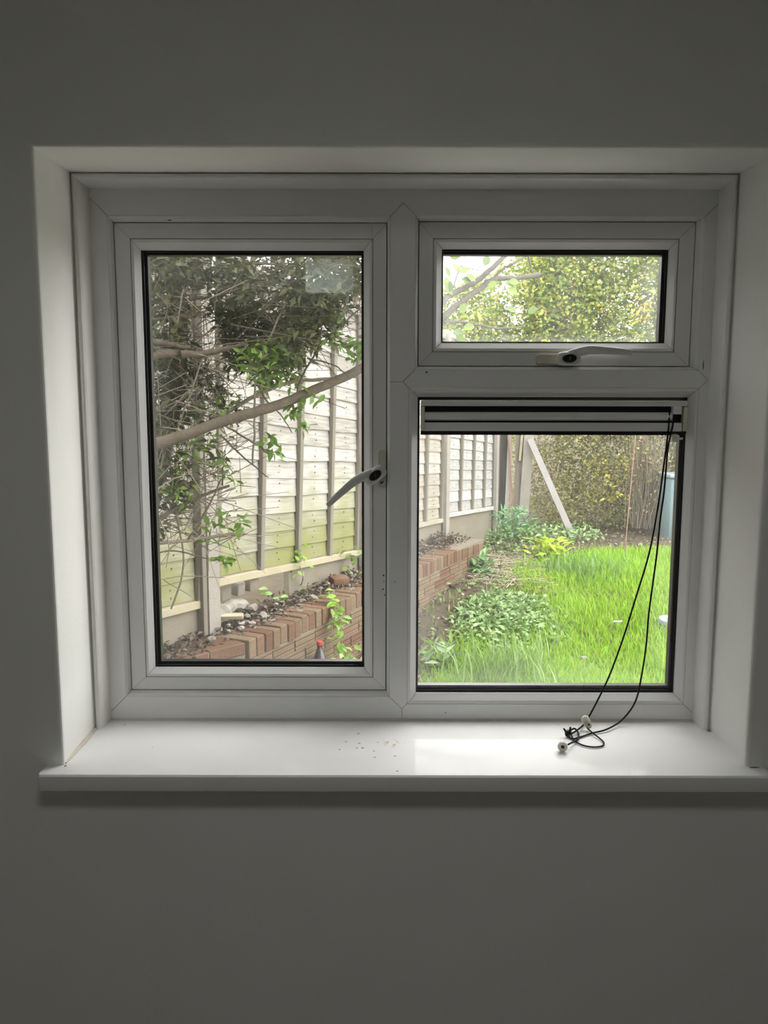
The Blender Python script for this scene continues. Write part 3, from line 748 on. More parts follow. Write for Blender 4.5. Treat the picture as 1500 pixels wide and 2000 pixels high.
# ------------------------------------------------------------------ garden ground
def ground_z(x, y):
    t = min(max((y - 5.0) / 1.6, 0), 1); t = t * t * (3 - 2 * t)
    return -0.1 + 0.2 * t + 0.03 * noise.noise((x * .8, y * .8, 0)) + 0.012 * noise.noise((x * 4, y * 4, 3))
gx = np.concatenate([[-120, -40, -12], np.linspace(-6, 9, 100), [14, 40, 120]]); gy = np.concatenate([np.linspace(1.63, 11.5, 110), np.array([12, 13, 15, 18, 24, 40, 80, 200])])
vs = [(x, y, ground_z(x, y)) for y in gy for x in gx]
nx_ = len(gx)
fs = [(j * nx_ + i, j * nx_ + i + 1, (j + 1) * nx_ + i + 1, (j + 1) * nx_ + i) for j in range(len(gy) - 1) for i in range(nx_ - 1)]
link('garden_ground', mesh('garden_ground', vs, fs, True), MAT['earth'], None, 'bare brown garden earth under grass and weeds', 'ground', kind='structure')

pt_ = thing('bounce_patio', 'added pale slabs, unseen, bouncing light up to the window', 'bounce_patio', (4.0, 2.8, -0.1), kind='structure')  # unseen terrace added to bounce light onto the left reveal
slab = box_mesh('bounce_slab', -0.297, 0.297, -0.297, 0.297, -0.04, 0.0, 0.004); slab.materials.append(MAT['bounce_paving'])
for i in range(15):
    for j in range(4):
        o = link('bounce_slab', slab, None, pt_); o.matrix_parent_inverse = Matrix.Identity(4)
        o.matrix_basis = Matrix.Translation((0.5 + i * .605 - 4.0, 1.94 + j * .605 - 2.8, 0.055 + random.uniform(-.003, .003)))

# ------------------------------------------------------------------ fence
F0 = Vector((-0.974, 4.06)); FU = Vector((0.77, 1.769)); FL = FU.length; fu = FU.normalized(); fn = Vector((fu.y, -fu.x))
def fpt(n, off=0.0, z=0.0):
    p = F0 + FU * n + fn * off
    return Vector((p.x, p.y, z))
FM = Matrix(((fu.x, -fn.x, 0, 0), (fu.y, -fn.y, 0, 0), (0, 0, 1, 0), (0, 0, 0, 1)))     # local x along the fence, local -y towards the garden
def board_mesh(seed, length, h):
    """feather-edge board, wavy lower edge, thick at the bottom"""
    rr = random.Random(seed); n = 6
    vs = []
    for i in range(n + 1):
        x = length * i / n
        wv = 0.012 * noise.noise((i * .55 + seed * 7.3, seed, 0)) + 0.004 * rr.uniform(-1, 1)
        vs += [(x, -0.017, wv), (x, -0.004, h + .004), (x, 0.001, h + .004), (x, -0.004, wv + 0.002)]
    fs = []
    for i in range(n):
        a, b = 4 * i, 4 * i + 4
        for k in range(4): fs.append((a + k, b + k, b + (k + 1) % 4, a + (k + 1) % 4))
    fs += [(0, 1, 2, 3), tuple(4 * n + k for k in (3, 2, 1, 0))]
    return mesh('board', vs, fs)
def fence_panel(n0, zl, zr, m, label, rail_new=False, nb=16, height=1.80):
    length = FL - 0.105
    root = thing('lap_fence', label, 'fence panel', fpt(n0 + .5, 0, (zl + zr) / 2), group=None)
    pitch = (height - 0.06) / nb
    kinds = [board_mesh(s + int(n0 * 10), length - 0.02, pitch + 0.022) for s in range(4)]
    for me in kinds: me.materials.append(m)
    tilt = math.atan2(zr - zl, FL)
    base = Matrix.Translation(fpt(n0, 0, zl)) @ FM @ Matrix.Rotation(-tilt, 4, 'Y') @ Matrix.Translation((0.0525, 0, 0))
    inv = Matrix.Translation(-root.location)
    def put(name, me, mm, loc, mtx=None):
        o = link(name, me, mm, root); o.matrix_parent_inverse = Matrix.Identity(4)
        o.matrix_basis = inv @ base @ Matrix.Translation(loc) @ (mtx or Matrix.Identity(4)); return o
    for i in range(nb):
        put('board', kinds[i % 4], m, (0.01, -0.002 + random.uniform(-.002, .002), 0.045 + i * pitch), Matrix.Rotation(random.uniform(-.004, .004), 4, 'Y'))
    bm_ = box_mesh('batten', -0.021, 0.021, -0.046, -0.016, 0.03, height - .02, 0.003); bm_.materials.append(MAT['batten'])
    for k in range(5):
        put('batten', bm_, None, (0.025 + (length - 0.05) * k / 4, 0, 0))
    dots = []
    for i in range(nb):
        for kx_ in (1, 3, 5, 7):
            for dz in (.25, .62):
                if random.random() < .8:
                    dots.append((length * kx_ / 8 + random.uniform(-.012, .012), 0.055 + (i + dz) * pitch, random.uniform(.0025, .0045), -.0215 + .012 * dz))
    vs, fs = [], []
    for (x, z, r_, y) in dots:
        k0 = len(vs)
        vs += [(x + r_ * math.cos(a * PI / 3), y - .0015, z + r_ * 1.3 * math.sin(a * PI / 3)) for a in range(6)] + [(x, y + .006, z)]
        fs += [(k0 + a, k0 + (a + 1) % 6, k0 + 6) for a in range(6)] + [tuple(k0 + a for a in range(6))]
    put('nail_marks', mesh('nail_marks', vs, fs), MAT['soil'], (0, 0, 0))['kind'] = 'stuff'
    put('bottom_rail', box_mesh('bottom_rail', 0, length, -0.048, -0.012, 0.0, 0.042, 0.003), MAT['rail'] if rail_new else m, (0, 0, 0))
    put('top_rail', box_mesh('top_rail', 0, length, -0.046, 0.006, height - .02, height + 0.02, 0.004), m, (0, 0, 0))
    return root
fence_panel(-1, 0.69, 0.565, MAT['fence_a'], 'greenish lapped fence panel behind the shrub, nearest the house', True)
fence_panel(0, 0.66, 0.53, MAT['fence_a'], 'pale lapped fence panel with green algae and new pale bottom rail', True)
fence_panel(1, 0.64, 0.545, MAT['fence_b'], 'beige lapped fence panel glimpsed at both sides of the mullion')
fence_panel(2, 0.585, 0.465, MAT['fence_c'], 'whitish grey lapped fence panel farthest from the house')

def post_mesh(h, w=0.10, d=0.11):
    """concrete post: slots in both sides, sloped cap"""
    a, b = w / 2, d / 2
    prof = [(-a, -b), (a, -b), (a, -.018), (a - .02, -.018), (a - .02, .03), (a, .03), (a, b), (-a, b), (-a, .03), (-a + .02, .03), (-a + .02, -.018), (-a, -.018)]
    n = len(prof)
    vs = [(x, y, 0) for x, y in prof] + [(x, y, h - .03) for x, y in prof] + [(x * .6, y * .6, h) for x, y in prof]
    fs = [(q * n + i, q * n + (i + 1) % n, (q + 1) * n + (i + 1) % n, (q + 1) * n + i) for q in (0, 1) for i in range(n)]
    fs += [tuple(range(n)), tuple(range(2 * n, 3 * n))]
    return mesh('fence_post', vs, fs)
def fence_post(n, zb, zt, label, off=0.02):
    me = post_mesh(zt - zb)
    o = link('fence_post', me, MAT['concrete'], None, label, 'post', 'concrete fence posts')
    o.matrix_world = Matrix.Translation(fpt(n, off, zb)) @ FM
    return o
p0 = fence_post(0, 0.12, 2.52, 'concrete fence post beside the shrub, next to the rubble')
fence_post(1, 0.12, 2.46, 'second concrete fence post, half hidden by the casement sash edge')
fence_post(2, 0.12, 2.42, 'pale concrete fence post between beige and whitish panels')
fence_post(2.955, 0.0, 2.36, 'concrete fence post where the panels end beside dark old timber')
st_ = link('side_strip', box_mesh('side_strip', -0.088, -0.051, -0.048, 0.0, 0.30, 1.3, 0.003), MAT['batten'], p0)
st_.matrix_parent_inverse = Matrix.Identity(4)
def gravel_board(n0, n1, zb, zt0, zt1, label):
    L = FL * (n1 - n0) - 0.10
    vs = [(0, -.03, zb), (L, -.03, zb), (L, -.022, zt1), (0, -.022, zt0), (0, .015, zb), (L, .015, zb), (L, .015, zt1), (0, .015, zt0)]
    fs = [(0, 1, 2, 3), (7, 6, 5, 4), (0, 4, 5, 1), (1, 5, 6, 2), (2, 6, 7, 3), (3, 7, 4, 0)]
    o = link('gravel_board', mesh('gravel_board', vs, fs), MAT['concrete_g'], None, label, 'board')
    o.matrix_world = Matrix.Translation(fpt(n0, 0, 0)) @ FM @ Matrix.Translation((0.05, 0, 0))
gravel_board(-1, 0, 0.2, 0.68, 0.56, 'sandy concrete gravel board under the panel behind the shrub')
gravel_board(0.42, 1, 0.2, 0.60, 0.525, 'sandy concrete gravel board above the dark soil of the raised bed')
gravel_board(1, 2, 0.2, 0.63, 0.54, 'sandy concrete gravel board under the beige panel')
gravel_board(2, 3, 0.0, 0.58, 0.46, 'sandy concrete gravel board under the whitish panel')

# broken end of the fence: old timber, sticks, leaning brace
def plank(name, a, b, w_, t_, m, label, cat, group=None, face=(0, -1, 0), n=5, rag=0.0):
    A_, B2 = Vector(a), Vector(b)
    pts = [A_.lerp(B2, i / (n - 1)) for i in range(n)]
    rad = [(w_ / 2 * (1 + rag * random.uniform(-1, 1)), t_ / 2) for _ in pts]
    d = (B2 - A_).normalized(); up = Vector(face); up = (up - d * up.dot(d)).normalized()
    side = d.cross(up)
    vs, fs = [], []
    for p, (ra, rb) in zip(pts, rad):
        vs += [p - side * ra - up * rb, p + side * ra - up * rb, p + side * ra + up * rb, p - side * ra + up * rb]
    for i in range(n - 1):
        for k in range(4): fs.append((4 * i + k, 4 * i + (k + 1) % 4, 4 * i + 4 + (k + 1) % 4, 4 * i + 4 + k))
    fs += [(3, 2, 1, 0), tuple(4 * n - 4 + k for k in range(4))]
    return link(name, mesh(name, vs, fs), m, None, label, cat, group)

plank('old_post', (1.5229, 9.9000, 0.2453), (1.575, 9.95, 2.25), 0.11, 0.10, MAT['oldwood'], 'dark rotten timber post at the broken end of the fence', 'post', rag=0.12)
plank('timber_strip', (1.5739, 9.8500, 0.2921), (1.635, 9.9, 2.2), 0.045, 0.03, MAT['greywood'], 'thin pale timber strip standing against the dark rotten post', 'timber')
plank('timber_stick', (1.6628, 9.8000, 0.3782), (1.5778, 9.8500, 1.3582), 0.016, 0.016, MAT['redwood'], 'reddish thin stick leaning beside the dark rotten post', 'stick')
plank('timber_stick', (1.6079, 9.7500, 0.4171), (1.6141, 9.8000, 1.4110), 0.014, 0.014, MAT['redwood'], 'reddish upright stick next to the mossy board', 'stick')
plank('mossy_board', (1.7260, 10.0000, 0.2458), (1.775, 10.05, 2.1), 0.085, 0.03, MAT['batten'], 'narrow mossy upright board between sticks and the whitish post', 'board', rag=0.18, n=9)
plank('timber_strip', (1.7583, 9.9800, 1.0253), (1.84, 10.0, 2.1), 0.03, 0.02, MAT['rail'], 'short pale strip beside the top of the whitish post', 'timber')
plank('end_post', (1.8149, 10.0000, 0.1781), (1.915, 10.02, 2.3), 0.125, 0.11, MAT['concrete'], 'whitish square post with the diagonal brace leaning on it', 'post', rag=0.03, n=7)
plank('brace', (2.3689, 9.4500, 0.0628), (1.8692, 9.9000, 1.3054), 0.078, 0.045, MAT['greywood'], 'grey diagonal timber brace leaning against the whitish post', 'brace', n=8, rag=0.03)
plank('garden_cane', (2.5210, 8.0000, -0.2110), (2.7964, 8.6000, 1.3871), 0.009, 0.009, MAT['redwood'], 'thin brown garden cane leaning up from the lawn', 'cane')


# ------------------------------------------------------------------ brick retaining wall
W0 = Vector((-0.703, 3.879)); WU = Vector((0.4338, 0.901)); WN = Vector((0.901, -0.4338)); WL = 3.86
WT = 0.42
WM = Matrix(((WU.x, -WN.x, 0, W0.x), (WU.y, -WN.y, 0, W0.y), (0, 0, 1, 0), (0, 0, 0, 1)))
def rustic_brick(l, h, d):
    """stretcher with combed grooves across its face"""
    prof = [(0.002, 0.0)]
    ng = 4
    for i in range(ng):
        z0 = h * (i + .15) / ng; z1 = h * (i + .8) / ng
        prof += [(-0.003, z0), (-0.003, z1)] if i % 2 == 0 else [(0.0015, z0), (-0.004, z1)]
    prof += [(0.002, h), (d, h), (d, 0)]
    n = len(prof)
    vs = [(0, y, z) for y, z in prof] + [(l, y, z) for y, z in prof]
    fs = [(i, (i + 1) % n, n + (i + 1) % n, n + i) for i in range(n)] + [tuple(range(n)), tuple(range(n, 2 * n))]
    return mesh('brick', vs, fs)
rw = thing('retaining_wall', 'low brick retaining wall of the raised bed with bricks on edge', 'wall', (W0.x, W0.y, -0.2))
rinv = Matrix.Translation(-rw.location)
def rput(me, mtx, name='brick', m=None):
    o = link(name, me, m, rw); o.matrix_parent_inverse = Matrix.Identity(4); o.matrix_basis = rinv @ mtx; return o
core = box_mesh('mortar_core', 0.0, WL - .01, 0.006, 0.19, -0.25, WT - 0.012)
rput(core, WM, 'mortar_core', MAT['mortar'])
caps = []
for k in range(4):
    me = box_mesh('brick', 0, 0.066, 0.0, 0.205, 0, 0.104, 0.004); me.materials.append(MAT['brick_t'] if k % 2 else MAT['brick']); caps.append(me)
ncap = 51
for i in range(ncap):
    far = max(0.0, (i - 38) / 13) * 0.04
    rput(random.choice(caps), WM @ Matrix.Translation((0.002 + i * 0.0755, random.uniform(-.006, .005), WT - .104 - far + random.uniform(-.005, .004))) @ Matrix.Rotation(random.uniform(-.03, .03), 4, 'Y') @ Matrix.Rotation(random.uniform(-.02, .02), 4, 'Z'))
st1 = rustic_brick(0.215, 0.065, 0.1); st1.materials.append(MAT['brick_t'])
st2 = rustic_brick(0.215, 0.065, 0.1); st2.materials.append(MAT['brick'])
sh1 = rustic_brick(0.102, 0.065, 0.1); sh1.materials.append(MAT['brick_t'])
for c in range(7):
    z = WT - .104 - .012 - 0.065 - c * 0.0755
    x = 0.0
    if c % 2: rput(sh1, WM @ Matrix.Translation((x, 0.002, z))); x += 0.1125
    while x < WL - .1:
        if x + .215 > WL: break
        rput(st1 if random.random() < .7 else st2, WM @ Matrix.Translation((x, random.uniform(-.002, .003), z)))
        x += 0.2255
# pier at the corner, turning back towards the house
UR = Vector((-0.69, -0.724)); NR = Vector((0.724, -0.69))
PM = Matrix(((UR.x, -NR.x, 0, W0.x - 0.01), (UR.y, -NR.y, 0, W0.y - 0.01), (0, 0, 1, 0), (0, 0, 0, 1)))
rput(box_mesh('mortar_core', 0.0, 0.62, 0.01, 0.30, -0.25, WT - .012), PM, 'mortar_core', MAT['mortar'])
flat = box_mesh('brick', 0, 0.215, 0, 0.1025, 0, 0.065, 0.006); flat.materials.append(MAT['brick'])
for r_ in range(3):
    for c in range(3):
        rput(flat, PM @ Matrix.Translation((0.004 + c * .222 - (0.11 if r_ % 2 else 0) * (c > 0), 0.0 + r_ * .108, WT - .065 + random.uniform(-.012, .006))) @ Matrix.Rotation(random.uniform(-.03, .03), 4, 'Z') @ Matrix.Rotation(random.uniform(-.03, .03), 4, 'X'))
for c in range(6):
    x = 0.004 if c % 2 else -0.1
    for k in range(3):
        xx = max(x + k * .222, 0.004)
        rput(flat, PM @ Matrix.Translation((xx, 0.0, WT - .065 - .0745 * (c + 1)))) if x + k * .222 > 0 else None

# raised bed soil
nb_, na_ = 90, 14
vs, fs = [], []
for j in range(nb_ + 1):
    t = -0.25 + 1.25 * j / nb_
    for i in range(na_ + 1):
        s_ = i / na_
        a = Vector((W0.x, W0.y)) + WU * (WL * t) - WN * 0.11
        b = F0 + FU * (t * 2.08 - .02) - fn * 0.01
        p = a.lerp(b, s_)
        z = 0.385 + 0.05 * s_ + 0.035 * noise.noise((p.x * 5, p.y * 5, 1)) + 0.02 * noise.noise((p.x * 17, p.y * 17, 5)) - max(0, t - .6) * .05
        if s_ < .08: z -= .03
        vs.append((p.x, p.y, z))
for j in range(nb_):
    for i in range(na_): fs.append((j * (na_ + 1) + i, j * (na_ + 1) + i + 1, (j + 1) * (na_ + 1) + i + 1, (j + 1) * (na_ + 1) + i))
link('bed_soil', mesh('bed_soil', vs, fs, True), MAT['soil'], None, 'dark crumbly soil filling the raised bed behind the brick wall', 'soil', kind='stuff')
def bed_z(x, y): return 0.412
n_ = 2600
t_ = RNG.uniform(-.2, 1, n_); s2_ = RNG.uniform(.02, .98, n_)
A_ = np.array([[W0.x - WN.x * .09 + WU.x * WL * t, W0.y - WN.y * .09 + WU.y * WL * t] for t in t_]); B_2 = np.array([[F0.x + FU.x * (t * 2.08 - .02), F0.y + FU.y * (t * 2.08 - .02)] for t in t_])
C_ = A_ + (B_2 - A_) * s2_[:, None]
C_ = np.concatenate([C_, (0.395 + .05 * s2_ + .03 * np.array([noise.noise((p[0] * 5, p[1] * 5, 1)) for p in C_]) + RNG.uniform(0, .02, n_))[:, None]], 1)
link('bed_litter', leaf_cloud('bed_litter', C_, .032, .018, [(.03, .023, .017), (.05, .037, .027), (.10, .075, .055), (.20, .17, .14), (.07, .05, .03), (.16, .11, .07)], .1), MAT['leaf_d'], None, 'crumbs, dead leaves and chips strewn over the raised bed', 'litter', kind='stuff')
# rubble on the bed
rocks = [rock_mesh('stone', 1.0, s, 1, .5) for s in range(5)]
for r_ in rocks: r_.materials.append(MAT['stone'])
k = 0
for i in range(74):
    t = random.uniform(-0.04, 0.5) if i < 54 else random.uniform(0.5, 0.95)
    s_ = random.uniform(0.1, 0.85)
    a = W0 + WU * (WL * t) - WN * 0.06
    b = F0 + FU * (t * 2.08 - .02) + fn * 0.05
    p = a.lerp(b, s_)
    if (p - F0).length < 0.1: continue
    r_ = random.choice((0.008, 0.010, 0.013, 0.016, 0.02))
    o = link('stone', rocks[i % 5], None, None, 'small pale stone or chip lying on the raised bed soil', 'stone', 'rubble stones on the raised bed')
    o.location = (p.x, p.y, 0.415 + 0.03 * s_ + r_ * .35); o.scale = (r_ * random.uniform(.9, 1.5), r_, r_)
    o.rotation_euler = (random.uniform(-.4, .4), random.uniform(-.4, .4), random.uniform(0, 6))

def single(name, me, m, loc, label, cat, rot=0.0, tilt=0.0):
    o = link(name, me, m, None, label, cat); o.location = loc; o.rotation_euler = (tilt, 0, rot); return o
single('broken_brick', box_mesh('broken_brick', -.06, .06, -.045, .045, -.025, .03, .008, 2), MAT['brick'], (-0.3090, 5.1917, 0.4600), 'broken red brick lying on the far soil of the raised bed', 'brick', 0.5, 0.15)
single('timber_offcut', box_mesh('timber_offcut', -.085, .085, -.022, .022, -.011, .011, .003), MAT['rail'], (-0.8656, 4.1664, 0.4750), 'pale flat timber offcut lying on the rubble by the first post', 'timber', 0.08, 0.2)
for (p, r_, s_, lb) in (((-0.7747, 4.0695, 0.4350), .020, 1, 'whitish rounded pebble near the wall edge below the timber offcut'), ((-0.6898, 4.2745, 0.4500), .030, 2, 'largest pale angular stone between timber offcut and wall edge'),
                   ((-0.7774, 4.4125, 0.4600), .038, 3, 'brown rounded stone behind the pale angular stone'), ((-0.7751, 4.2625, 0.4500), .022, 4, 'small pale stone beside the end of the timber offcut'),
                   ((-1.0831, 3.8640, 0.4400), .022, 5, 'pale flat stone on the corner pier of the wall'), ((-0.8888, 3.8466, 0.4400), .026, 6, 'grey flat chip on the corner pier near its edge')):
    single('rubble_stone', rock_mesh('rubble_stone', r_, s_ * 3 + 1, 2, .7), MAT['stone'], p, lb, 'stone', s_)
link('concrete_lump', loft_mesh('concrete_lump', [Vector(q) + Vector((0, 0, random.uniform(-.012, .012))) for q in spline([(-.955, 4.12, .46), (-.93, 4.2, .475), (-.90, 4.28, .485), (-.865, 4.36, .49), (-.835, 4.43, .485)], 3)], [(.045 * random.uniform(.8, 1.2), .038 * random.uniform(.8, 1.2)) for i in range(13)], 9, smooth=False), MAT['concrete'], None, 'long rough lump of concrete beside the first post', 'concrete')
single('broken_brick', box_mesh('broken_brick', -.05, .05, -.04, .04, -.045, .045, .01, 2), MAT['concrete_g'], (-0.9324, 4.3200, 0.5790), 'sandy block packed under the new pale rail by the post', 'brick', 1.2)
single('broken_brick', box_mesh('broken_brick', -.035, .035, -.04, .04, -.04, .04, .01, 2), MAT['stone'], (-0.8634, 4.4200, 0.5807), 'middle pale block packed under the new pale rail', 'brick', 1.1, .1)
single('broken_brick', box_mesh('broken_brick', -.05, .05, -.04, .04, -.04, .04, .01, 2), MAT['concrete_g'], (-0.8057, 4.5200, 0.5867), 'block under the new pale rail farthest from the post', 'brick', 1.15)
# bottle standing on the ground by the wall
bt = thing('drink_bottle', 'dark plastic drink bottle with red cap standing before the brick wall', 'bottle', (-0.3789, 4.3800, -0.0071))
bxp, bzt = -0.3766, 0.2725
bb = link('bottle_body', lathe_mesh('bottle_body', [(.038, 0), (.044, .006), (.045, .03), (.043, .05), (.045, .07), (.045, .19), (.043, .21), (.036, .245), (.022, .285), (.0145, .305), (.0145, .318), (.017, .319), (.017, .323), (.013, .324)], 20), MAT['bottle'], bt)
bc = link('bottle_cap', lathe_mesh('bottle_cap', [(.0165, .3235), (.0175, .326), (.0175, .346), (.016, .348)], 20), MAT['red'], bt)
bs = link('bottle_sleeve', lathe_mesh('bottle_sleeve', [(.0455, .085), (.0458, .086), (.0458, .175), (.0455, .176)], 20), MAT['blabel'], bt)
for q in (bb, bc, bs): q.data.transform(Matrix.Translation((bxp, 4.38, bzt - .348)))
single('pale_slab', box_mesh('pale_slab', -.10, .10, -.13, .13, -.018, .018, .006), MAT['rail'], (-0.075, 4.90, -0.035), 'pale timber board end propped on the ground at the foot of the wall', 'board', -0.45, 0.3)


# ------------------------------------------------------------------ shrub in front of the fence
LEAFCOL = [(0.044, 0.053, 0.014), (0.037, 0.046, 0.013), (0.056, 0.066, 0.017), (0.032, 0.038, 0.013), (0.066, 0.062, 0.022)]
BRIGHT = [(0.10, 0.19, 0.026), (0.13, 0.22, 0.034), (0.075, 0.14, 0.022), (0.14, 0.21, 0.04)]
sh = thing('garden_shrub', 'leafy shrub with long bare branches in front of the fence', 'shrub', (-1.1, 3.1, 0.35))
link('limb', loft_mesh('limb', [Vector(q) + Vector((random.uniform(-1,1), 0, random.uniform(-1,1))) * 0.0024 for q in spline([(-0.8564, 2.4500, 1.4237), (-0.8230, 2.5000, 1.4458), (-0.7603, 2.5500, 1.4790), (-0.6724, 2.6000, 1.5100), (-0.5843, 2.6500, 1.5475), (-0.4552, 2.7000, 1.5863), (-0.3470, 2.7800, 1.6271), (-0.2436, 2.8400, 1.6748), (-0.0871, 2.9200, 1.7501), (0.0572, 2.9700, 1.8280), (0.1554, 3.0000, 1.8923), (0.2306, 3.0200, 1.9562)], 5)], [0.021 + (0.015 - 0.021) * i / 55 for i in range(56)], 9), MAT['bark'], sh)
link('limb', loft_mesh('limb', [Vector(q) + Vector((random.uniform(-1,1), 0, random.uniform(-1,1))) * 0.0024 for q in spline([(-0.0994, 3.0000, 1.7279), (-0.2255, 3.0000, 1.7180), (-0.3498, 3.0000, 1.7061), (-0.4350, 3.0000, 1.6806), (-0.5366, 3.0000, 1.6316), (-0.6392, 3.0200, 1.5706), (-0.7603, 3.1000, 1.5094)], 5)], [0.006 + (0.009 - 0.006) * i / 30 for i in range(31)], 6), MAT['bark_p'], sh)
link('limb', loft_mesh('limb', [Vector(q) + Vector((random.uniform(-1,1), 0, random.uniform(-1,1))) * 0.0024 for q in spline([(0.2150, 3.0200, 1.9408), (0.3123, 3.0600, 2.0275), (0.3781, 3.1000, 2.0727), (0.4283, 3.1200, 2.1114), (0.5339, 3.1600, 2.1245), (0.6272, 3.2000, 2.1458)], 5)], [0.013 + (0.009 - 0.013) * i / 25 for i in range(26)], 9), MAT['bark_g'], sh)
link('branch', loft_mesh('branch', [Vector(q) + Vector((random.uniform(-1,1), 0, random.uniform(-1,1))) * 0.0024 for q in spline([(0.4283, 3.1200, 2.1114), (0.4688, 3.1400, 2.1563), (0.5223, 3.1600, 2.1859), (0.5757, 3.2000, 2.2218), (0.6366, 3.2000, 2.2578)], 5)], [0.006 + (0.004 - 0.006) * i / 20 for i in range(21)], 6), MAT['bark_g'], sh)
link('limb', loft_mesh('limb', [Vector(q) + Vector((random.uniform(-1,1), 0, random.uniform(-1,1))) * 0.0024 for q in spline([(0.1258, 2.9900, 1.8683), (0.1707, 3.0000, 1.9268), (0.1977, 3.0000, 1.9688), (0.2260, 3.0200, 2.0137), (0.2733, 3.0500, 2.0509), (0.3493, 3.0800, 2.0908), (0.4089, 3.1000, 2.1429), (0.4740, 3.1400, 2.2015), (0.5335, 3.2000, 2.2616)], 5)], [0.014 + (0.009 - 0.014) * i / 40 for i in range(41)], 9), MAT['bark_g'], sh)
link('branch', loft_mesh('branch', [Vector(q) + Vector((random.uniform(-1,1), 0, random.uniform(-1,1))) * 0.0024 for q in spline([(0.2292, 3.0000, 1.9346), (0.3345, 3.0500, 1.9331), (0.4291, 3.1000, 1.9234), (0.5071, 3.1200, 1.9239), (0.5631, 3.1500, 1.9374)], 5)], [0.006 + (0.003 - 0.006) * i / 20 for i in range(21)], 6), MAT['bark_g'], sh)
link('twig', loft_mesh('twig', [Vector(q) + Vector((random.uniform(-1,1), 0, random.uniform(-1,1))) * 0.0021 for q in spline([(0.2596, 3.0500, 2.0451), (0.2728, 3.0500, 2.0951), (0.2937, 3.0500, 2.1526)], 5)], [0.0035 + (0.002 - 0.0035) * i / 10 for i in range(11)], 6), MAT['bark_g'], sh)
link('twig', loft_mesh('twig', [Vector(q) + Vector((random.uniform(-1,1), 0, random.uniform(-1,1))) * 0.0012 for q in spline([(0.2937, 3.0500, 2.1487), (0.3372, 3.0500, 2.1393), (0.3767, 3.0500, 2.1317)], 5)], [0.002 + (0.0015 - 0.002) * i / 10 for i in range(11)], 6), MAT['bark_g'], sh)
link('twig', loft_mesh('twig', [Vector(q) + Vector((random.uniform(-1,1), 0, random.uniform(-1,1))) * 0.0024 for q in spline([(0.5712, 3.2000, 2.2377), (0.5935, 3.2000, 2.1678), (0.6114, 3.2000, 2.1136)], 5)], [0.004 + (0.003 - 0.004) * i / 10 for i in range(11)], 6), MAT['bark_g'], sh)
link('twig', loft_mesh('twig', [Vector(q) + Vector((random.uniform(-1,1), 0, random.uniform(-1,1))) * 0.0018 for q in spline([(0.6251, 3.2000, 2.1458), (0.6241, 3.2000, 2.1035)], 5)], [0.003 + (0.002 - 0.003) * i / 5 for i in range(6)], 6), MAT['bark_g'], sh)
link('branch', loft_mesh('branch', [Vector(q) + Vector((random.uniform(-1,1), 0, random.uniform(-1,1))) * 0.0024 for q in spline([(-0.8348, 2.7000, 1.1861), (-0.7995, 2.7000, 1.2118), (-0.7316, 2.7500, 1.2536), (-0.6651, 2.8000, 1.2839), (-0.5770, 2.8500, 1.3173)], 5)], [0.009 + (0.005 - 0.009) * i / 20 for i in range(21)], 6), MAT['bark'], sh)
link('branch', loft_mesh('branch', [Vector(q) + Vector((random.uniform(-1,1), 0, random.uniform(-1,1))) * 0.0024 for q in spline([(-0.8371, 2.7000, 1.1236), (-0.8023, 2.7000, 1.1273), (-0.7132, 2.7500, 1.1269), (-0.5842, 2.8000, 1.1401), (-0.5234, 2.8500, 1.1403)], 5)], [0.007 + (0.006 - 0.007) * i / 20 for i in range(21)], 6), MAT['bark_p'], sh)
link('twig', loft_mesh('twig', [Vector(q) + Vector((random.uniform(-1,1), 0, random.uniform(-1,1))) * 0.0012 for q in spline([(-0.5234, 2.8500, 1.1403), (-0.4880, 2.9000, 1.1211), (-0.3834, 3.0000, 1.1202), (-0.3429, 3.0000, 1.1325)], 5)], [0.002 + (0.0012 - 0.002) * i / 15 for i in range(16)], 6), MAT['bark_p'], sh)
link('branch', loft_mesh('branch', [Vector(q) + Vector((random.uniform(-1,1), 0, random.uniform(-1,1))) * 0.0024 for q in spline([(-0.6946, 2.7000, 1.1386), (-0.6481, 2.7200, 1.2168), (-0.6069, 2.7500, 1.3020), (-0.5836, 2.7500, 1.3536)], 5)], [0.004 + (0.0025 - 0.004) * i / 15 for i in range(16)], 6), MAT['bark'], sh)
link('twig', loft_mesh('twig', [Vector(q) + Vector((random.uniform(-1,1), 0, random.uniform(-1,1))) * 0.0018 for q in spline([(-0.5912, 2.8000, 1.3216), (-0.5859, 2.8000, 1.3852), (-0.5770, 2.8000, 1.4504)], 5)], [0.003 + (0.002 - 0.003) * i / 10 for i in range(11)], 6), MAT['bark'], sh)
link('branch', loft_mesh('branch', [Vector(q) + Vector((random.uniform(-1,1), 0, random.uniform(-1,1))) * 0.0024 for q in spline([(-0.7938, 2.8000, 1.6432), (-0.7666, 2.8000, 1.6287), (-0.6894, 2.8200, 1.5942), (-0.6130, 2.8500, 1.5554), (-0.5760, 2.8600, 1.5329), (-0.5160, 2.8800, 1.4929), (-0.4625, 2.9000, 1.4599)], 5)], [0.005 + (0.003 - 0.005) * i / 30 for i in range(31)], 6), MAT['bark'], sh)
link('branch', loft_mesh('branch', [Vector(q) + Vector((random.uniform(-1,1), 0, random.uniform(-1,1))) * 0.0021 for q in spline([(-0.5905, 2.8000, 1.5059), (-0.5252, 2.8200, 1.4347), (-0.4580, 2.8500, 1.3708), (-0.4314, 2.8600, 1.3473)], 5)], [0.0035 + (0.002 - 0.0035) * i / 15 for i in range(16)], 6), MAT['bark'], sh)
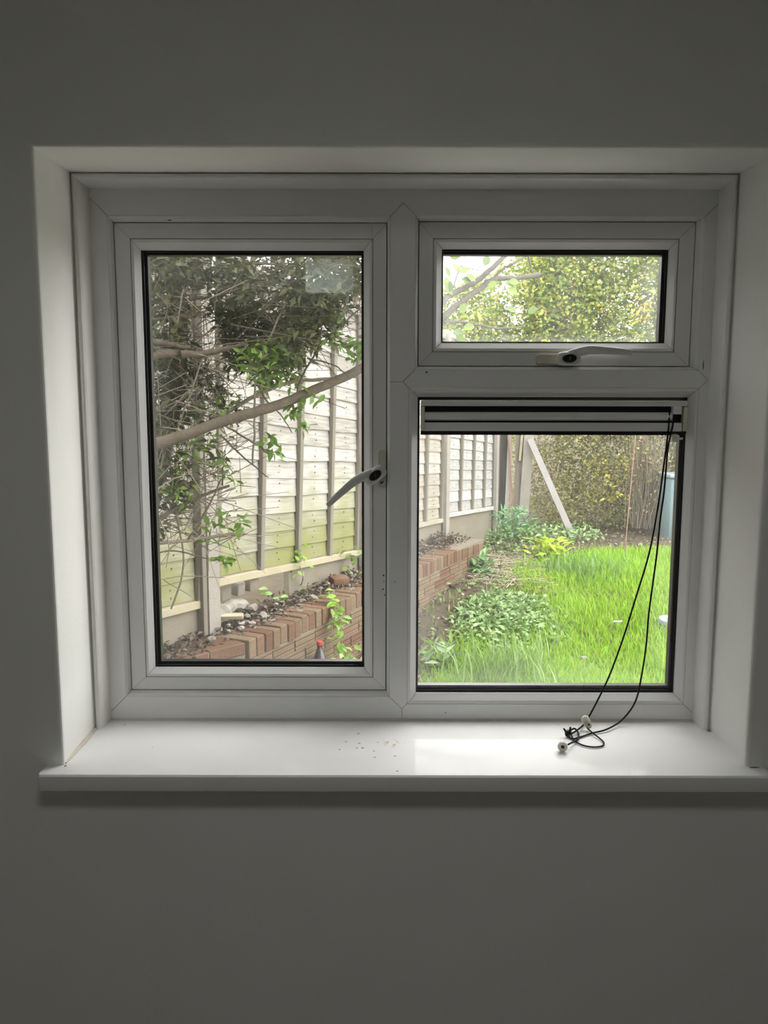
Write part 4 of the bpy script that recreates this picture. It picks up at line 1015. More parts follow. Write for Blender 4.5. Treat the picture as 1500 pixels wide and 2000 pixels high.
link('branch', loft_mesh('branch', [Vector(q) + Vector((random.uniform(-1,1), 0, random.uniform(-1,1))) * 0.0021 for q in spline([(-0.4745, 2.8500, 1.7100), (-0.4327, 2.8500, 1.6322), (-0.3854, 2.8700, 1.5802), (-0.3444, 2.9000, 1.5137)], 5)], [0.0035 + (0.002 - 0.0035) * i / 15 for i in range(16)], 6), MAT['bark'], sh)
link('twig', loft_mesh('twig', [Vector(q) + Vector((random.uniform(-1,1), 0, random.uniform(-1,1))) * 0.0024 for q in spline([(-0.4667, 2.8000, 1.4802), (-0.4374, 2.8000, 1.4543), (-0.4128, 2.8200, 1.4293)], 5)], [0.004 + (0.002 - 0.004) * i / 10 for i in range(11)], 6), MAT['bark'], sh)
link('branch', loft_mesh('branch', [Vector(q) + Vector((random.uniform(-1,1), 0, random.uniform(-1,1))) * 0.0024 for q in spline([(-0.3140, 2.8000, 1.6604), (-0.2876, 2.8200, 1.7380), (-0.2170, 2.8500, 1.8445), (-0.1182, 2.9000, 1.9420), (-0.0734, 2.9200, 1.9836)], 5)], [0.004 + (0.003 - 0.004) * i / 20 for i in range(21)], 6), MAT['bark'], sh)
link('branch', loft_mesh('branch', [Vector(q) + Vector((random.uniform(-1,1), 0, random.uniform(-1,1))) * 0.0024 for q in spline([(-0.3089, 2.7500, 2.0682), (-0.3403, 2.7500, 1.9763), (-0.3790, 2.7500, 1.8959), (-0.4426, 2.7500, 1.7495), (-0.4585, 2.7500, 1.6693), (-0.4692, 2.8000, 1.5430), (-0.4878, 2.8500, 1.4012)], 5)], [0.004 + (0.004 - 0.004) * i / 30 for i in range(31)], 6), MAT['bark_p'], sh)
link('limb', loft_mesh('limb', [Vector(q) + Vector((random.uniform(-1,1), 0, random.uniform(-1,1))) * 0.0024 for q in spline([(-0.7925, 2.6000, 1.7640), (-0.7380, 2.6200, 1.7825), (-0.6498, 2.6800, 1.7842), (-0.5702, 2.7200, 1.8015), (-0.4950, 2.8000, 1.8302)], 5)], [0.018 + (0.007 - 0.018) * i / 20 for i in range(21)], 9), MAT['bark'], sh)
link('branch', loft_mesh('branch', [Vector(q) + Vector((random.uniform(-1,1), 0, random.uniform(-1,1))) * 0.0024 for q in spline([(-0.7820, 2.6000, 1.8225), (-0.7282, 2.6500, 1.8156), (-0.6717, 2.7000, 1.8066)], 5)], [0.012 + (0.008 - 0.012) * i / 10 for i in range(11)], 9), MAT['bark'], sh)
link('branch', loft_mesh('branch', [Vector(q) + Vector((random.uniform(-1,1), 0, random.uniform(-1,1))) * 0.0024 for q in spline([(-0.7099, 2.8000, 1.9849), (-0.6114, 2.8500, 2.0016), (-0.5273, 2.9000, 2.0459), (-0.4396, 2.9500, 2.1285)], 5)], [0.005 + (0.003 - 0.005) * i / 15 for i in range(16)], 6), MAT['bark'], sh)
link('branch', loft_mesh('branch', [Vector(q) + Vector((random.uniform(-1,1), 0, random.uniform(-1,1))) * 0.0024 for q in spline([(-0.5800, 2.8000, 2.0997), (-0.4613, 2.8500, 2.1183), (-0.3011, 2.9000, 2.1155)], 5)], [0.006 + (0.004 - 0.006) * i / 10 for i in range(11)], 6), MAT['bark'], sh)
link('twig', loft_mesh('twig', [Vector(q) + Vector((random.uniform(-1,1), 0, random.uniform(-1,1))) * 0.0018 for q in spline([(-0.6870, 2.7000, 2.0041), (-0.7034, 2.7000, 1.9272), (-0.7158, 2.7000, 1.8670)], 5)], [0.003 + (0.003 - 0.003) * i / 10 for i in range(11)], 6), MAT['bark_p'], sh)
link('branch', loft_mesh('branch', [Vector(q) + Vector((random.uniform(-1,1), 0, random.uniform(-1,1))) * 0.0018 for q in spline([(-0.2090, 2.9000, 1.8994), (-0.1168, 2.9500, 1.8108), (-0.0785, 2.9600, 1.7927)], 5)], [0.003 + (0.002 - 0.003) * i / 10 for i in range(11)], 6), MAT['bark'], sh)
link('branch', loft_mesh('branch', [Vector(q) + Vector((random.uniform(-1,1), 0, random.uniform(-1,1))) * 0.0018 for q in spline([(-0.2858, 2.9000, 1.7878), (-0.1910, 2.9000, 1.7655), (-0.1493, 2.9000, 1.7356)], 5)], [0.003 + (0.002 - 0.003) * i / 10 for i in range(11)], 6), MAT['bark'], sh)
link('branch', loft_mesh('branch', [Vector(q) + Vector((random.uniform(-1,1), 0, random.uniform(-1,1))) * 0.0024 for q in spline([(-0.7823, 2.6000, 1.3196), (-0.7431, 2.6500, 1.3504), (-0.6932, 2.7000, 1.3735)], 5)], [0.004 + (0.002 - 0.004) * i / 10 for i in range(11)], 6), MAT['bark_p'], sh)
link('branch', loft_mesh('branch', [Vector(q) + Vector((random.uniform(-1,1), 0, random.uniform(-1,1))) * 0.0024 for q in spline([(-0.8192, 2.9000, 0.8349), (-0.7513, 2.8500, 1.0250), (-0.7606, 2.8000, 1.2252), (-0.7269, 2.8000, 1.4130), (-0.6952, 2.8000, 1.5426)], 5)], [0.004 + (0.003 - 0.004) * i / 20 for i in range(21)], 6), MAT['bark_p'], sh)
link('branch', loft_mesh('branch', [Vector(q) + Vector((random.uniform(-1,1), 0, random.uniform(-1,1))) * 0.0018 for q in spline([(-0.8203, 2.7000, 1.0812), (-0.7606, 2.7500, 1.0911), (-0.6618, 2.8000, 1.0539), (-0.5958, 2.8000, 1.0444)], 5)], [0.003 + (0.002 - 0.003) * i / 15 for i in range(16)], 6), MAT['bark'], sh)
link('branch', loft_mesh('branch', [Vector(q) + Vector((random.uniform(-1,1), 0, random.uniform(-1,1))) * 0.0015 for q in spline([(-0.8235, 2.7000, 0.9883), (-0.7395, 2.8000, 0.9864), (-0.6089, 2.9000, 0.9599)], 5)], [0.0025 + (0.0015 - 0.0025) * i / 10 for i in range(11)], 6), MAT['bark_p'], sh)
link('twig', loft_mesh('twig', [Vector(q) + Vector((random.uniform(-1,1), 0, random.uniform(-1,1))) * 0.0015 for q in spline([(-0.8159, 2.8000, 0.9708), (-0.7388, 2.9000, 0.8834)], 5)], [0.0025 + (0.0015 - 0.0025) * i / 5 for i in range(6)], 6), MAT['bark_p'], sh)
link('branch', loft_mesh('branch', [Vector(q) + Vector((random.uniform(-1,1), 0, random.uniform(-1,1))) * 0.0018 for q in spline([(-0.7974, 2.7000, 1.2191), (-0.7641, 2.7000, 1.1274), (-0.7762, 2.7000, 1.0349)], 5)], [0.003 + (0.002 - 0.003) * i / 10 for i in range(11)], 6), MAT['bark_p'], sh)
link('branch', loft_mesh('branch', [Vector(q) + Vector((random.uniform(-1,1), 0, random.uniform(-1,1))) * 0.0018 for q in spline([(-0.6285, 2.7000, 1.7719), (-0.6718, 2.7200, 1.6678), (-0.7283, 2.7500, 1.5430), (-0.7772, 2.7800, 1.4140)], 5)], [0.003 + (0.003 - 0.003) * i / 15 for i in range(16)], 6), MAT['bark_p'], sh)
link('branch', loft_mesh('branch', [Vector(q) + Vector((random.uniform(-1,1), 0, random.uniform(-1,1))) * 0.0018 for q in spline([(-0.7359, 3.0000, 2.0621), (-0.7291, 3.0000, 1.8909), (-0.7221, 3.0000, 1.7171), (-0.7354, 3.0000, 1.5251)], 5)], [0.003 + (0.003 - 0.003) * i / 15 for i in range(16)], 6), MAT['bark_p'], sh)

link('trunk', loft_mesh('trunk', spline([(-1.12, 3.1, 0.2), (-1.08, 3.1, 0.7), (-1.0155, 3.1000, 0.9984), (-0.9079, 3.1000, 1.3963), (-0.8425, 3.1200, 1.6825), (-0.8245, 3.1500, 1.9271), (-0.8170, 3.1000, 2.1952), (-0.8237, 3.1000, 2.4252)], 5), [0.05 - 0.018 * i / 35 for i in range(36)], 10), MAT['oldwood'], sh)
link('trunk', loft_mesh('trunk', spline([(-0.98, 3.1, 0.3), (-1.0, 2.9, 0.8), (-0.9136, 2.5500, 1.2898), (-0.8564, 2.4500, 1.4237)], 5), [0.035 - 0.012 * i / 15 for i in range(16)], 9), MAT['bark'], sh)
def blob(c, r, n):
    d = unit(RNG.normal(size=(n, 3))) * (RNG.uniform(0, 1, (n, 1)) ** 0.5)
    return np.array(c) + d * np.array([r, r * 1.6, r])
C = np.concatenate([blob(c, r, n) for c, r, n in [((-0.7911, 2.7100, 2.0141), 0.098, 170), ((-0.8349, 2.8300, 1.7815), 0.088, 140), ((-0.8360, 2.9500, 1.6569), 0.079, 110), ((-0.7263, 3.0700, 1.7405), 0.069, 80), ((-0.6935, 3.1900, 1.6853), 0.059, 60), ((-0.8074, 2.7100, 1.5432), 0.079, 90), ((-0.6419, 2.8300, 2.0698), 0.069, 70), ((-0.1157, 2.9500, 2.1659), 0.069, 110), ((-0.3822, 3.0700, 1.8597), 0.088, 180), ((-0.4822, 3.1900, 1.7684), 0.069, 110), ((-0.1947, 2.7100, 1.9637), 0.088, 160), ((-0.7960, 2.8300, 1.2597), 0.079, 70), ((-0.8726, 2.9500, 1.1469), 0.059, 40), ((-0.8836, 3.0700, 2.1506), 0.118, 260), ((-0.8719, 3.1900, 2.0127), 0.108, 200), ((-0.7528, 2.7100, 1.8421), 0.098, 160), ((-0.5862, 2.8300, 2.1054), 0.079, 130), ((-0.5763, 2.9500, 1.9796), 0.098, 230), ((-0.5618, 3.0700, 1.8987), 0.098, 230), ((-0.4136, 3.1900, 2.1743), 0.098, 230), ((-0.2467, 2.7100, 2.0491), 0.118, 300), ((-0.1663, 2.8300, 2.0350), 0.098, 250), ((-0.1064, 2.9500, 2.0828), 0.069, 130), ((-0.3808, 3.0700, 1.9577), 0.108, 300), ((-0.2712, 3.1900, 1.9732), 0.088, 220), ((-0.4747, 2.7100, 2.0402), 0.069, 130), ((-0.2951, 2.8300, 1.9901), 0.088, 200), ((-0.8141, 2.9500, 1.7336), 0.088, 140), ((-0.8112, 3.0700, 1.6006), 0.079, 110), ((-0.5195, 3.1900, 2.0133), 0.088, 180), ((-0.6838, 2.7100, 2.0823), 0.059, 70), ((-0.7741, 2.8300, 1.3547), 0.088, 90), ((-0.8620, 2.9500, 1.4632), 0.079, 70), ((-0.2195, 3.0700, 2.1709), 0.079, 150), ((-0.4593, 3.1900, 1.8915), 0.088, 200), ((-0.2840, 2.7100, 1.8429), 0.079, 140), ((-0.7509, 2.8300, 1.7998), 0.059, 80), ((-0.5612, 2.9500, 1.7911), 0.059, 70)]])
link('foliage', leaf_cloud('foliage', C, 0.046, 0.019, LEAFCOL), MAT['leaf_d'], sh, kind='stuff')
C = np.stack([RNG.uniform(-2.6, 0.2, 12000), RNG.uniform(2.1, 4.2, 12000), RNG.uniform(2.35, 4.0, 12000)], 1)  # unseen leaves above and to the left, added to shade the right reveal
C = np.concatenate([C, np.stack([RNG.uniform(-3.2, -1.4, 9000), RNG.uniform(1.9, 3.8, 9000), RNG.uniform(.7, 2.8, 9000)], 1)])
C = C[[noise.noise(Vector(q) * 1.8) > -.15 for q in C]]
link('unseen_shade_crown', leaf_cloud('unseen_shade_crown', C, 0.075, 0.038, LEAFCOL), MAT['leaf_d'], sh, kind='stuff')
C = np.concatenate([blob(c, r, n) for c, r, n in [((-0.4181, 2.7100, 1.7643), 0.079, 150), ((-0.3623, 2.8300, 1.7823), 0.079, 150), ((-0.5222, 2.9500, 1.8102), 0.069, 80), ((-0.3015, 3.0700, 1.8992), 0.069, 90), ((-0.2088, 3.1900, 1.9835), 0.043, 40), ((-0.1691, 2.7100, 1.8344), 0.035, 30), ((-0.0990, 2.8300, 1.8282), 0.043, 45), ((-0.5848, 2.9500, 1.5996), 0.069, 60), ((-0.7099, 3.0700, 1.6007), 0.088, 60), ((-0.6800, 3.1900, 1.3705), 0.059, 40), ((-0.7248, 2.7100, 1.3092), 0.059, 45), ((-0.7335, 2.8300, 1.4489), 0.079, 60), ((-0.8639, 2.9500, 1.4045), 0.059, 40), ((-0.3538, 3.0700, 1.7213), 0.039, 25), ((-0.4829, 3.1900, 1.7271), 0.049, 40), ((-0.5940, 2.7100, 1.4720), 0.069, 40)]])
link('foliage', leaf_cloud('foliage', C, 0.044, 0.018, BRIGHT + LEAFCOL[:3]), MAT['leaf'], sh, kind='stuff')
# fine twigs through the crown
C = np.concatenate([blob(c, r * 1.2, int(n * .12)) for c, r, n in [((-0.7911, 2.7100, 2.0141), 0.098, 170), ((-0.8349, 2.8300, 1.7815), 0.088, 140), ((-0.8360, 2.9500, 1.6569), 0.079, 110), ((-0.7263, 3.0700, 1.7405), 0.069, 80), ((-0.6935, 3.1900, 1.6853), 0.059, 60), ((-0.8074, 2.7100, 1.5432), 0.079, 90), ((-0.6419, 2.8300, 2.0698), 0.069, 70), ((-0.1157, 2.9500, 2.1659), 0.069, 110), ((-0.3822, 3.0700, 1.8597), 0.088, 180), ((-0.4822, 3.1900, 1.7684), 0.069, 110), ((-0.1947, 2.7100, 1.9637), 0.088, 160), ((-0.7960, 2.8300, 1.2597), 0.079, 70), ((-0.8726, 2.9500, 1.1469), 0.059, 40), ((-0.8836, 3.0700, 2.1506), 0.118, 260), ((-0.8719, 3.1900, 2.0127), 0.108, 200), ((-0.7528, 2.7100, 1.8421), 0.098, 160), ((-0.5862, 2.8300, 2.1054), 0.079, 130), ((-0.5763, 2.9500, 1.9796), 0.098, 230), ((-0.5618, 3.0700, 1.8987), 0.098, 230), ((-0.4136, 3.1900, 2.1743), 0.098, 230), ((-0.2467, 2.7100, 2.0491), 0.118, 300), ((-0.1663, 2.8300, 2.0350), 0.098, 250), ((-0.1064, 2.9500, 2.0828), 0.069, 130), ((-0.3808, 3.0700, 1.9577), 0.108, 300), ((-0.2712, 3.1900, 1.9732), 0.088, 220), ((-0.4747, 2.7100, 2.0402), 0.069, 130), ((-0.2951, 2.8300, 1.9901), 0.088, 200), ((-0.8141, 2.9500, 1.7336), 0.088, 140), ((-0.8112, 3.0700, 1.6006), 0.079, 110), ((-0.5195, 3.1900, 2.0133), 0.088, 180), ((-0.6838, 2.7100, 2.0823), 0.059, 70), ((-0.7741, 2.8300, 1.3547), 0.088, 90), ((-0.8620, 2.9500, 1.4632), 0.079, 70), ((-0.2195, 3.0700, 2.1709), 0.079, 150), ((-0.4593, 3.1900, 1.8915), 0.088, 200), ((-0.2840, 2.7100, 1.8429), 0.079, 140), ((-0.7509, 2.8300, 1.7998), 0.059, 80), ((-0.5612, 2.9500, 1.7911), 0.059, 70)]])
D = RNG.normal(size=C.shape) * np.array([.10, .06, .07])
link('fine_twigs', sticks('fine_twigs', C - D, C + D, 0.0016), MAT['bark'], sh, kind='stuff')
n_ = 420
A0 = np.stack([RNG.uniform(-0.8594, -0.5981, n_) + RNG.normal(size=n_) * .05, RNG.uniform(2.65, 3.1, n_), RNG.uniform(1.1031, 2.0374, n_)], 1); B0 = A0 + RNG.normal(size=A0.shape) * np.array([.13, .06, .11])
link('fine_twigs', sticks('fine_twigs', A0, B0, .0022), MAT['bark_p'], sh, kind='stuff')
# leaves one can tell apart
def leaf_obj_mesh(seed, L, W, col):
    rr = random.Random(seed)
    P = [(0, 0, 0)]
    for k, wv in ((.25, .72), (.5, 1.0), (.78, .62)):
        z = -.25 * (k - .5) ** 2 * L
        P += [(k * L, -W / 2 * wv, z + W * .12), (k * L, 0, z), (k * L, W / 2 * wv, z + W * .12)]
    P.append((L, 0, -.09 * L))
    F = [(0, 1, 2), (0, 2, 3), (1, 4, 5), (1, 5, 2), (2, 5, 6), (2, 6, 3), (4, 7, 8), (4, 8, 5), (5, 8, 9), (5, 9, 6), (7, 10, 8), (8, 10, 9)]
    c = np.array(col) * rr.uniform(.85, 1.15)
    me = np_mesh('leaf', P, F, np.repeat(c[None, :], len(P), 0)); me.materials.append(MAT['leaf']); return me
LM = [leaf_obj_mesh(i, 0.046, 0.020, BRIGHT[i % 4]) for i in range(6)]
OM = [leaf_obj_mesh(i + 9, 0.045, 0.031, ((.17, .24, .07), (.21, .28, .08), (.14, .2, .08))[i % 3]) for i in range(3)] + [leaf_obj_mesh(15, 0.04, 0.03, (.62, .36, .06))]
def leaf_at(root, me, p, d, roll, sc=1.0):
    o = link('leaf', me, None, root); o.matrix_parent_inverse = Matrix.Identity(4)
    q = Vector(d).to_track_quat('X', 'Z').to_matrix().to_4x4() @ Matrix.Rotation(roll, 4, 'X')
    o.matrix_basis = Matrix.Translation(Vector(p) - Vector(root.location)) @ q @ Matrix.Scale(sc, 4)
for (c, r, n) in [((-0.3184, 2.8000, 1.6020), 0.0224, 14), ((-0.2932, 2.8000, 1.5433), 0.0261, 12), ((-0.3483, 2.8000, 1.5799), 0.0186, 6), ((-0.4182, 2.8000, 1.4914), 0.0186, 10), ((-0.3910, 2.8000, 1.4507), 0.0261, 12), ((-0.5786, 2.8000, 1.2199), 0.0224, 8), ((-0.5211, 2.8000, 1.1802), 0.0186, 10), ((-0.5958, 2.8000, 1.0482), 0.0224, 10), ((-0.5764, 2.8000, 1.0694), 0.0149, 5), ((-0.6368, 2.8000, 1.1438), 0.0224, 8), ((-0.1833, 2.8000, 1.9272), 0.0261, 8), ((-0.1748, 2.8000, 1.8379), 0.0261, 8), ((-0.0998, 2.8000, 1.8308), 0.0261, 12), ((-0.2589, 2.8000, 1.6441), 0.0186, 5), ((-0.3777, 2.8000, 1.7167), 0.0336, 12), ((-0.3405, 2.8000, 1.7530), 0.0298, 10), ((-0.4241, 2.8000, 1.6930), 0.0298, 10), ((-0.5448, 2.8000, 1.2161), 0.0149, 4), ((-0.6026, 2.8000, 1.1591), 0.0186, 5), ((-0.5604, 2.8000, 1.3573), 0.0186, 5), ((-0.1110, 2.8000, 1.7714), 0.0149, 4)]:
    for k in range(n):
        d = Vector((random.gauss(0, 1), random.gauss(0, .6), random.gauss(-.25, .8)))
        leaf_at(sh, random.choice(LM), Vector(c) + Vector((random.gauss(0, r * .6), random.gauss(0, r * .4), random.gauss(0, r * .6))), d, random.uniform(-1, 1), random.uniform(.7, 1.15))
for (c, a, k) in [((0.2476, 3.0200, 2.1769), 10, 0), ((0.2285, 3.0200, 2.1429), -60, 0), ((0.2367, 3.0200, 2.1051), -80, 1), ((0.2834, 3.0200, 2.1203), 20, 1), ((0.2915, 3.0200, 2.0957), -10, 2), ((0.3805, 3.0200, 2.1432), 70, 2), ((0.4715, 3.0200, 2.0827), 5, 0), ((0.4719, 3.0200, 2.0637), -30, 1), ((0.4578, 3.0200, 2.0826), -10, 0), ((0.2893, 3.0200, 1.9678), 60, 0), ((0.4656, 3.0200, 1.9911), -20, 2), ((0.3560, 3.0200, 1.9756), -70, 3), ((0.2525, 3.0200, 2.0899), -100, 2), ((0.2293, 3.0200, 2.0671), -40, 0), ((0.3038, 3.0200, 1.9140), 10, 1), ((0.2646, 3.0200, 1.9043), -20, 2), ((0.2595, 3.0200, 2.1524), -50, 1), ((0.3108, 3.0200, 2.1128), -30, 0), ((0.4323, 3.0200, 2.0864), -150, 1), ((0.5484, 3.0200, 1.9721), 20, 2), ((0.2747, 3.0200, 1.8850), -30, 0)]:
    leaf_at(sh, OM[k], c, (math.cos(math.radians(a)), .2, math.sin(math.radians(a))), random.choice((1.1, -1.1, 1.4)), 1.05)


# ------------------------------------------------------------------ lawn, weeds, hedge

LB = [(4.2, .2), (4.75, .36), (5.18, .5), (6.0, .95), (6.9, 1.2), (7.68, 1.42), (8.0, 1.9), (8.35, 2.4), (8.7, 3.6)]
def lawn_left(y): return np.interp(y, [a for a, b in LB], [b for a, b in LB])
N = 62000
u_ = RNG.uniform(0, 1, N); Y = 1 / (1 / 4.15 - u_ * (1 / 4.15 - 1 / 8.65))
xl = lawn_left(Y) + RNG.normal(0, .10, N); xr = 0.46 * Y + .4
X = xl + (xr - xl) * RNG.uniform(0, 1, N)
Zg = np.array([ground_z(a, b) for a, b in zip(X, Y)])
B = np.stack([X, Y, Zg - .01], 1)
hn = np.array([0.085 + 0.07 * noise.noise((a * 1.5, b * 1.5, 7)) for a, b in zip(X, Y)])
link('lawn_grass', blades('lawn_grass', B, np.clip(hn, .035, .2), 0.0065, 0.55, [(.175, .36, .005), (.135, .29, .004), (.215, .39, .008), (.185, .33, .016), (.255, .36, .013)]), MAT['grass'], None, 'long bright green grass covering the lawn', 'grass', kind='stuff')
def scatter(n, x0, x1, y0, y1, zlo, zhi):
    X = RNG.uniform(x0, x1, n); Y = RNG.uniform(y0, y1, n)
    return np.stack([X, Y, np.array([ground_z(a, b) for a, b in zip(X, Y)]) + RNG.uniform(zlo, zhi, n)], 1)
def ell(n, cx, cy, rx, ry, h, slant=0.0):
    a = RNG.uniform(0, 2 * PI, n); q = np.sqrt(RNG.uniform(0, 1, n))
    X = cx + q * rx * np.cos(a); Y = cy + q * ry * np.sin(a); X = X + slant * (Y - cy)
    top = h * (1 - .6 * q ** 2)
    return np.stack([X, Y, np.array([ground_z(p, r) for p, r in zip(X, Y)]) + top * RNG.uniform(.25, 1, n)], 1)
WEED = [(.17, .27, .09), (.21, .32, .12), (.10, .18, .05), (.29, .39, .19)]
link('weed_patch', leaf_cloud('weed_patch', ell(2100, .98, 5.75, .46, .60, .09, .1), .055, .03, WEED, .05), MAT['leaf'], None, 'low patch of grey green nettle-like weeds at the edge of the lawn', 'weeds', kind='stuff')
link('ground_weeds', leaf_cloud('ground_weeds', np.concatenate([scatter(900, 1.15, 2.6, 8.9, 9.7, .0, .16), scatter(300, .95, 1.9, 8.1, 9.2, 0, .08), scatter(130, .3, 1.1, 5.2, 7.2, 0, .05)]), .06, .03, WEED + [(.13, .27, .08)], .05), MAT['leaf'], None, 'straggling green weeds on bare earth at the foot of the hedge', 'weeds', kind='stuff')
link('bank_grass', blades('bank_grass', scatter(1500, .05, 1.5, 4.3, 8.6, -.01, 0), .06, .006, .8, [(.28, .33, .08), (.36, .32, .16), (.20, .30, .06)]), MAT['grass'], None, 'thin yellowing grass on the bare earth below the brick wall', 'grass', kind='stuff')
A0 = scatter(520, .8, 1.5, 6.6, 8.2, .01, .05); D0 = RNG.normal(size=A0.shape) * np.array([.09, .07, .012])
me = sticks('dry_straw', A0 - D0, A0 + D0, .005)
L0 = np.concatenate([scatter(2600, .15, 1.5, 4.4, 8.6, .0, .03), scatter(900, 1.2, 3.4, 8.3, 9.8, 0, .03)])
link('bank_litter', leaf_cloud('bank_litter', L0, .05, .025, [(.05, .04, .03), (.09, .07, .05), (.16, .125, .09), (.22, .18, .13), (.12, .15, .05)], .1), MAT['leaf_d'], None, 'dead leaves and crumbs on bare earth between wall and lawn', 'litter', kind='stuff')
link('dry_straw', me, MAT['rail'], None, 'dry straw and dead stalks lying on bare earth beside the lawn', 'straw', kind='stuff')
# single plants
def plant(name, label, c, n, h, length, width, colors, rad=.12):
    r0 = thing(name, label, 'plant', (c[0], c[1], ground_z(c[0], c[1])))
    B0 = np.tile(np.array([[c[0], c[1], ground_z(c[0], c[1])]]), (n, 1)) + RNG.normal(size=(n, 3)) * np.array([rad * .5, rad * .5, 0]) + np.array([0, 0, 1]) * RNG.uniform(.1, 1, (n, 1)) * h
    link('leaves', leaf_cloud('leaves', B0, length, width, colors, -.15), MAT['leaf'], r0, kind='stuff')
    T0 = B0[: max(8, n // 6)]; link('stems', sticks('stems', np.stack([np.full(len(T0), c[0]), np.full(len(T0), c[1]), np.full(len(T0), ground_z(c[0], c[1]) - .01)], 1), T0, .003), MAT['leaf'] if False else MAT['batten'], r0, kind='stuff')
plant('lime_plant', 'yellow green leafy plant between bare earth and the lawn', (1.78, 8.15), 110, .20, .13, .04, [(.36, .46, .04), (.30, .42, .04), (.42, .48, .07)], .2)
plant('dock_plant', 'dark leafy dock plant against the far end of the brick wall', (0.86, 7.0), 70, .20, .14, .045, [(.13, .24, .09), (.18, .30, .13), (.10, .18, .06)], .14)
plant('sow_thistle', 'pale green leafy weed low beside the mullion side of the fixed pane', (0.38, 5.0), 60, .16, .12, .04, [(.22, .32, .16), (.28, .38, .22), (.2, .33, .06)], .13)
plant('fern_clump', 'feathery green clump at the foot of the dark rotten post', (1.55, 9.3), 260, .35, .12, .025, [(.12, .26, .10), (.15, .30, .14), (.09, .19, .07)], .3)
def tuft(label, c, n, h, cols, rad, lean=.5):
    B0 = np.stack([RNG.normal(c[0], rad, n), RNG.normal(c[1], rad, n), np.zeros(n)], 1); B0[:, 2] = [ground_z(a, b) - .01 for a, b in B0[:, :2]]
    link('grass_tuft', blades('grass_tuft', B0, h, .010, lean, cols), MAT['grass'], None, label, 'grass', kind='stuff')
tuft('tall pale green grass tuft at the near edge of the lawn', (.80, 4.72), 320, .24, [(.16, .26, .07), (.20, .29, .11), (.13, .23, .04)], .17)
tuft('dark green coarse grass tuft in the middle of the lawn', (1.9, 7.1), 380, .18, [(.12, .23, .05), (.17, .27, .10), (.10, .20, .03)], .22)
tuft('high bright grass mound at the back of the lawn', (2.1, 7.6), 500, .15, [(.18, .36, .012), (.15, .32, .01)], .3)
# trailing weed over the brick wall
tw = thing('trailing_weed', 'bright green bindweed trailing down the brick wall', 'plant', (-0.3593, 4.8156, 0.4200))
tp = spline([(-0.5107, 5.0232, 0.4400), (-0.3701, 4.7874, 0.4400), (-0.3098, 4.6600, 0.4377), (-0.2829, 4.6300, 0.3805), (-0.2690, 4.6000, 0.2950), (-0.2559, 4.5800, 0.1943), (-0.2453, 4.5500, 0.1004), (-0.2412, 4.5200, -0.0185)], 5)
link('stem', loft_mesh('stem', tp, .003, 6), MAT['batten'], tw)
TM = [leaf_obj_mesh(i + 30, .07, .04, ((.24, .40, .06), (.18, .33, .05), (.30, .44, .10))[i % 3]) for i in range(4)]
for q in range(95):
    p = tp[random.randrange(6, len(tp))]
    leaf_at(tw, random.choice(TM), p + Vector((random.gauss(0, .03), -abs(random.gauss(.02, .02)), random.gauss(0, .03))), (random.gauss(0, 1), random.gauss(-.5, .4), random.gauss(-.6, .5)), random.uniform(-.8, .8), random.uniform(.55, 1.0))
bw = thing('bed_weed', 'leafy weed climbing from the raised bed soil before the gravel board', 'plant', (-0.5668, 5.0674, 0.4300))
bp = spline([(-0.5668, 5.0674, 0.4300), (-0.5186, 4.8500, 0.5526), (-0.5463, 4.9000, 0.6197), (-0.5745, 4.9500, 0.6779), (-0.5971, 4.9800, 0.7576)], 5)
link('stem', loft_mesh('stem', bp, .003, 6), MAT['batten'], bw)
for q in range(34):
    p = bp[random.randrange(0, len(bp))]
    leaf_at(bw, random.choice(TM), p + Vector((random.gauss(0, .035), -abs(random.gauss(.02, .02)), random.gauss(0, .03))), (random.gauss(0, 1), random.gauss(-.5, .4), random.gauss(-.2, .5)), random.uniform(-.8, .8), random.uniform(.5, .9))
bw2 = thing('bed_weed', 'pale broad-leaved seedling on the dark soil by the concrete lump', 'plant', (-0.7231, 4.8416, 0.4300))
for (px_, a) in (((-0.8121, 4.8870, 0.4700), 0.3), ((-0.7676, 4.8130, 0.4600), -.2), ((-0.6979, 4.7147, 0.4500), -.4), ((-0.6542, 4.7003, 0.4600), .5), ((-0.6068, 4.7024, 0.4400), 2.2), ((-0.7240, 4.7412, 0.4700), 2.8)):
    leaf_at(bw2, TM[q % 4], px_, (math.cos(a), -.4, .3 * math.sin(a)), .4, 1.0)
ivy = thing('ivy_sprig', 'grey green ivy sprig at the foot of the second concrete post', 'plant', (-0.2094, 5.5500, 0.5518))
for q in range(26):
    leaf_at(ivy, random.choice(OM[:3]), Vector((-0.2075, 5.5000, 0.5534)) + Vector((random.gauss(0, .04), random.gauss(0, .02), random.gauss(0, .09))), (random.gauss(0, 1), -.5, random.gauss(-.3, .6)), random.uniform(-1, 1), 1.3)
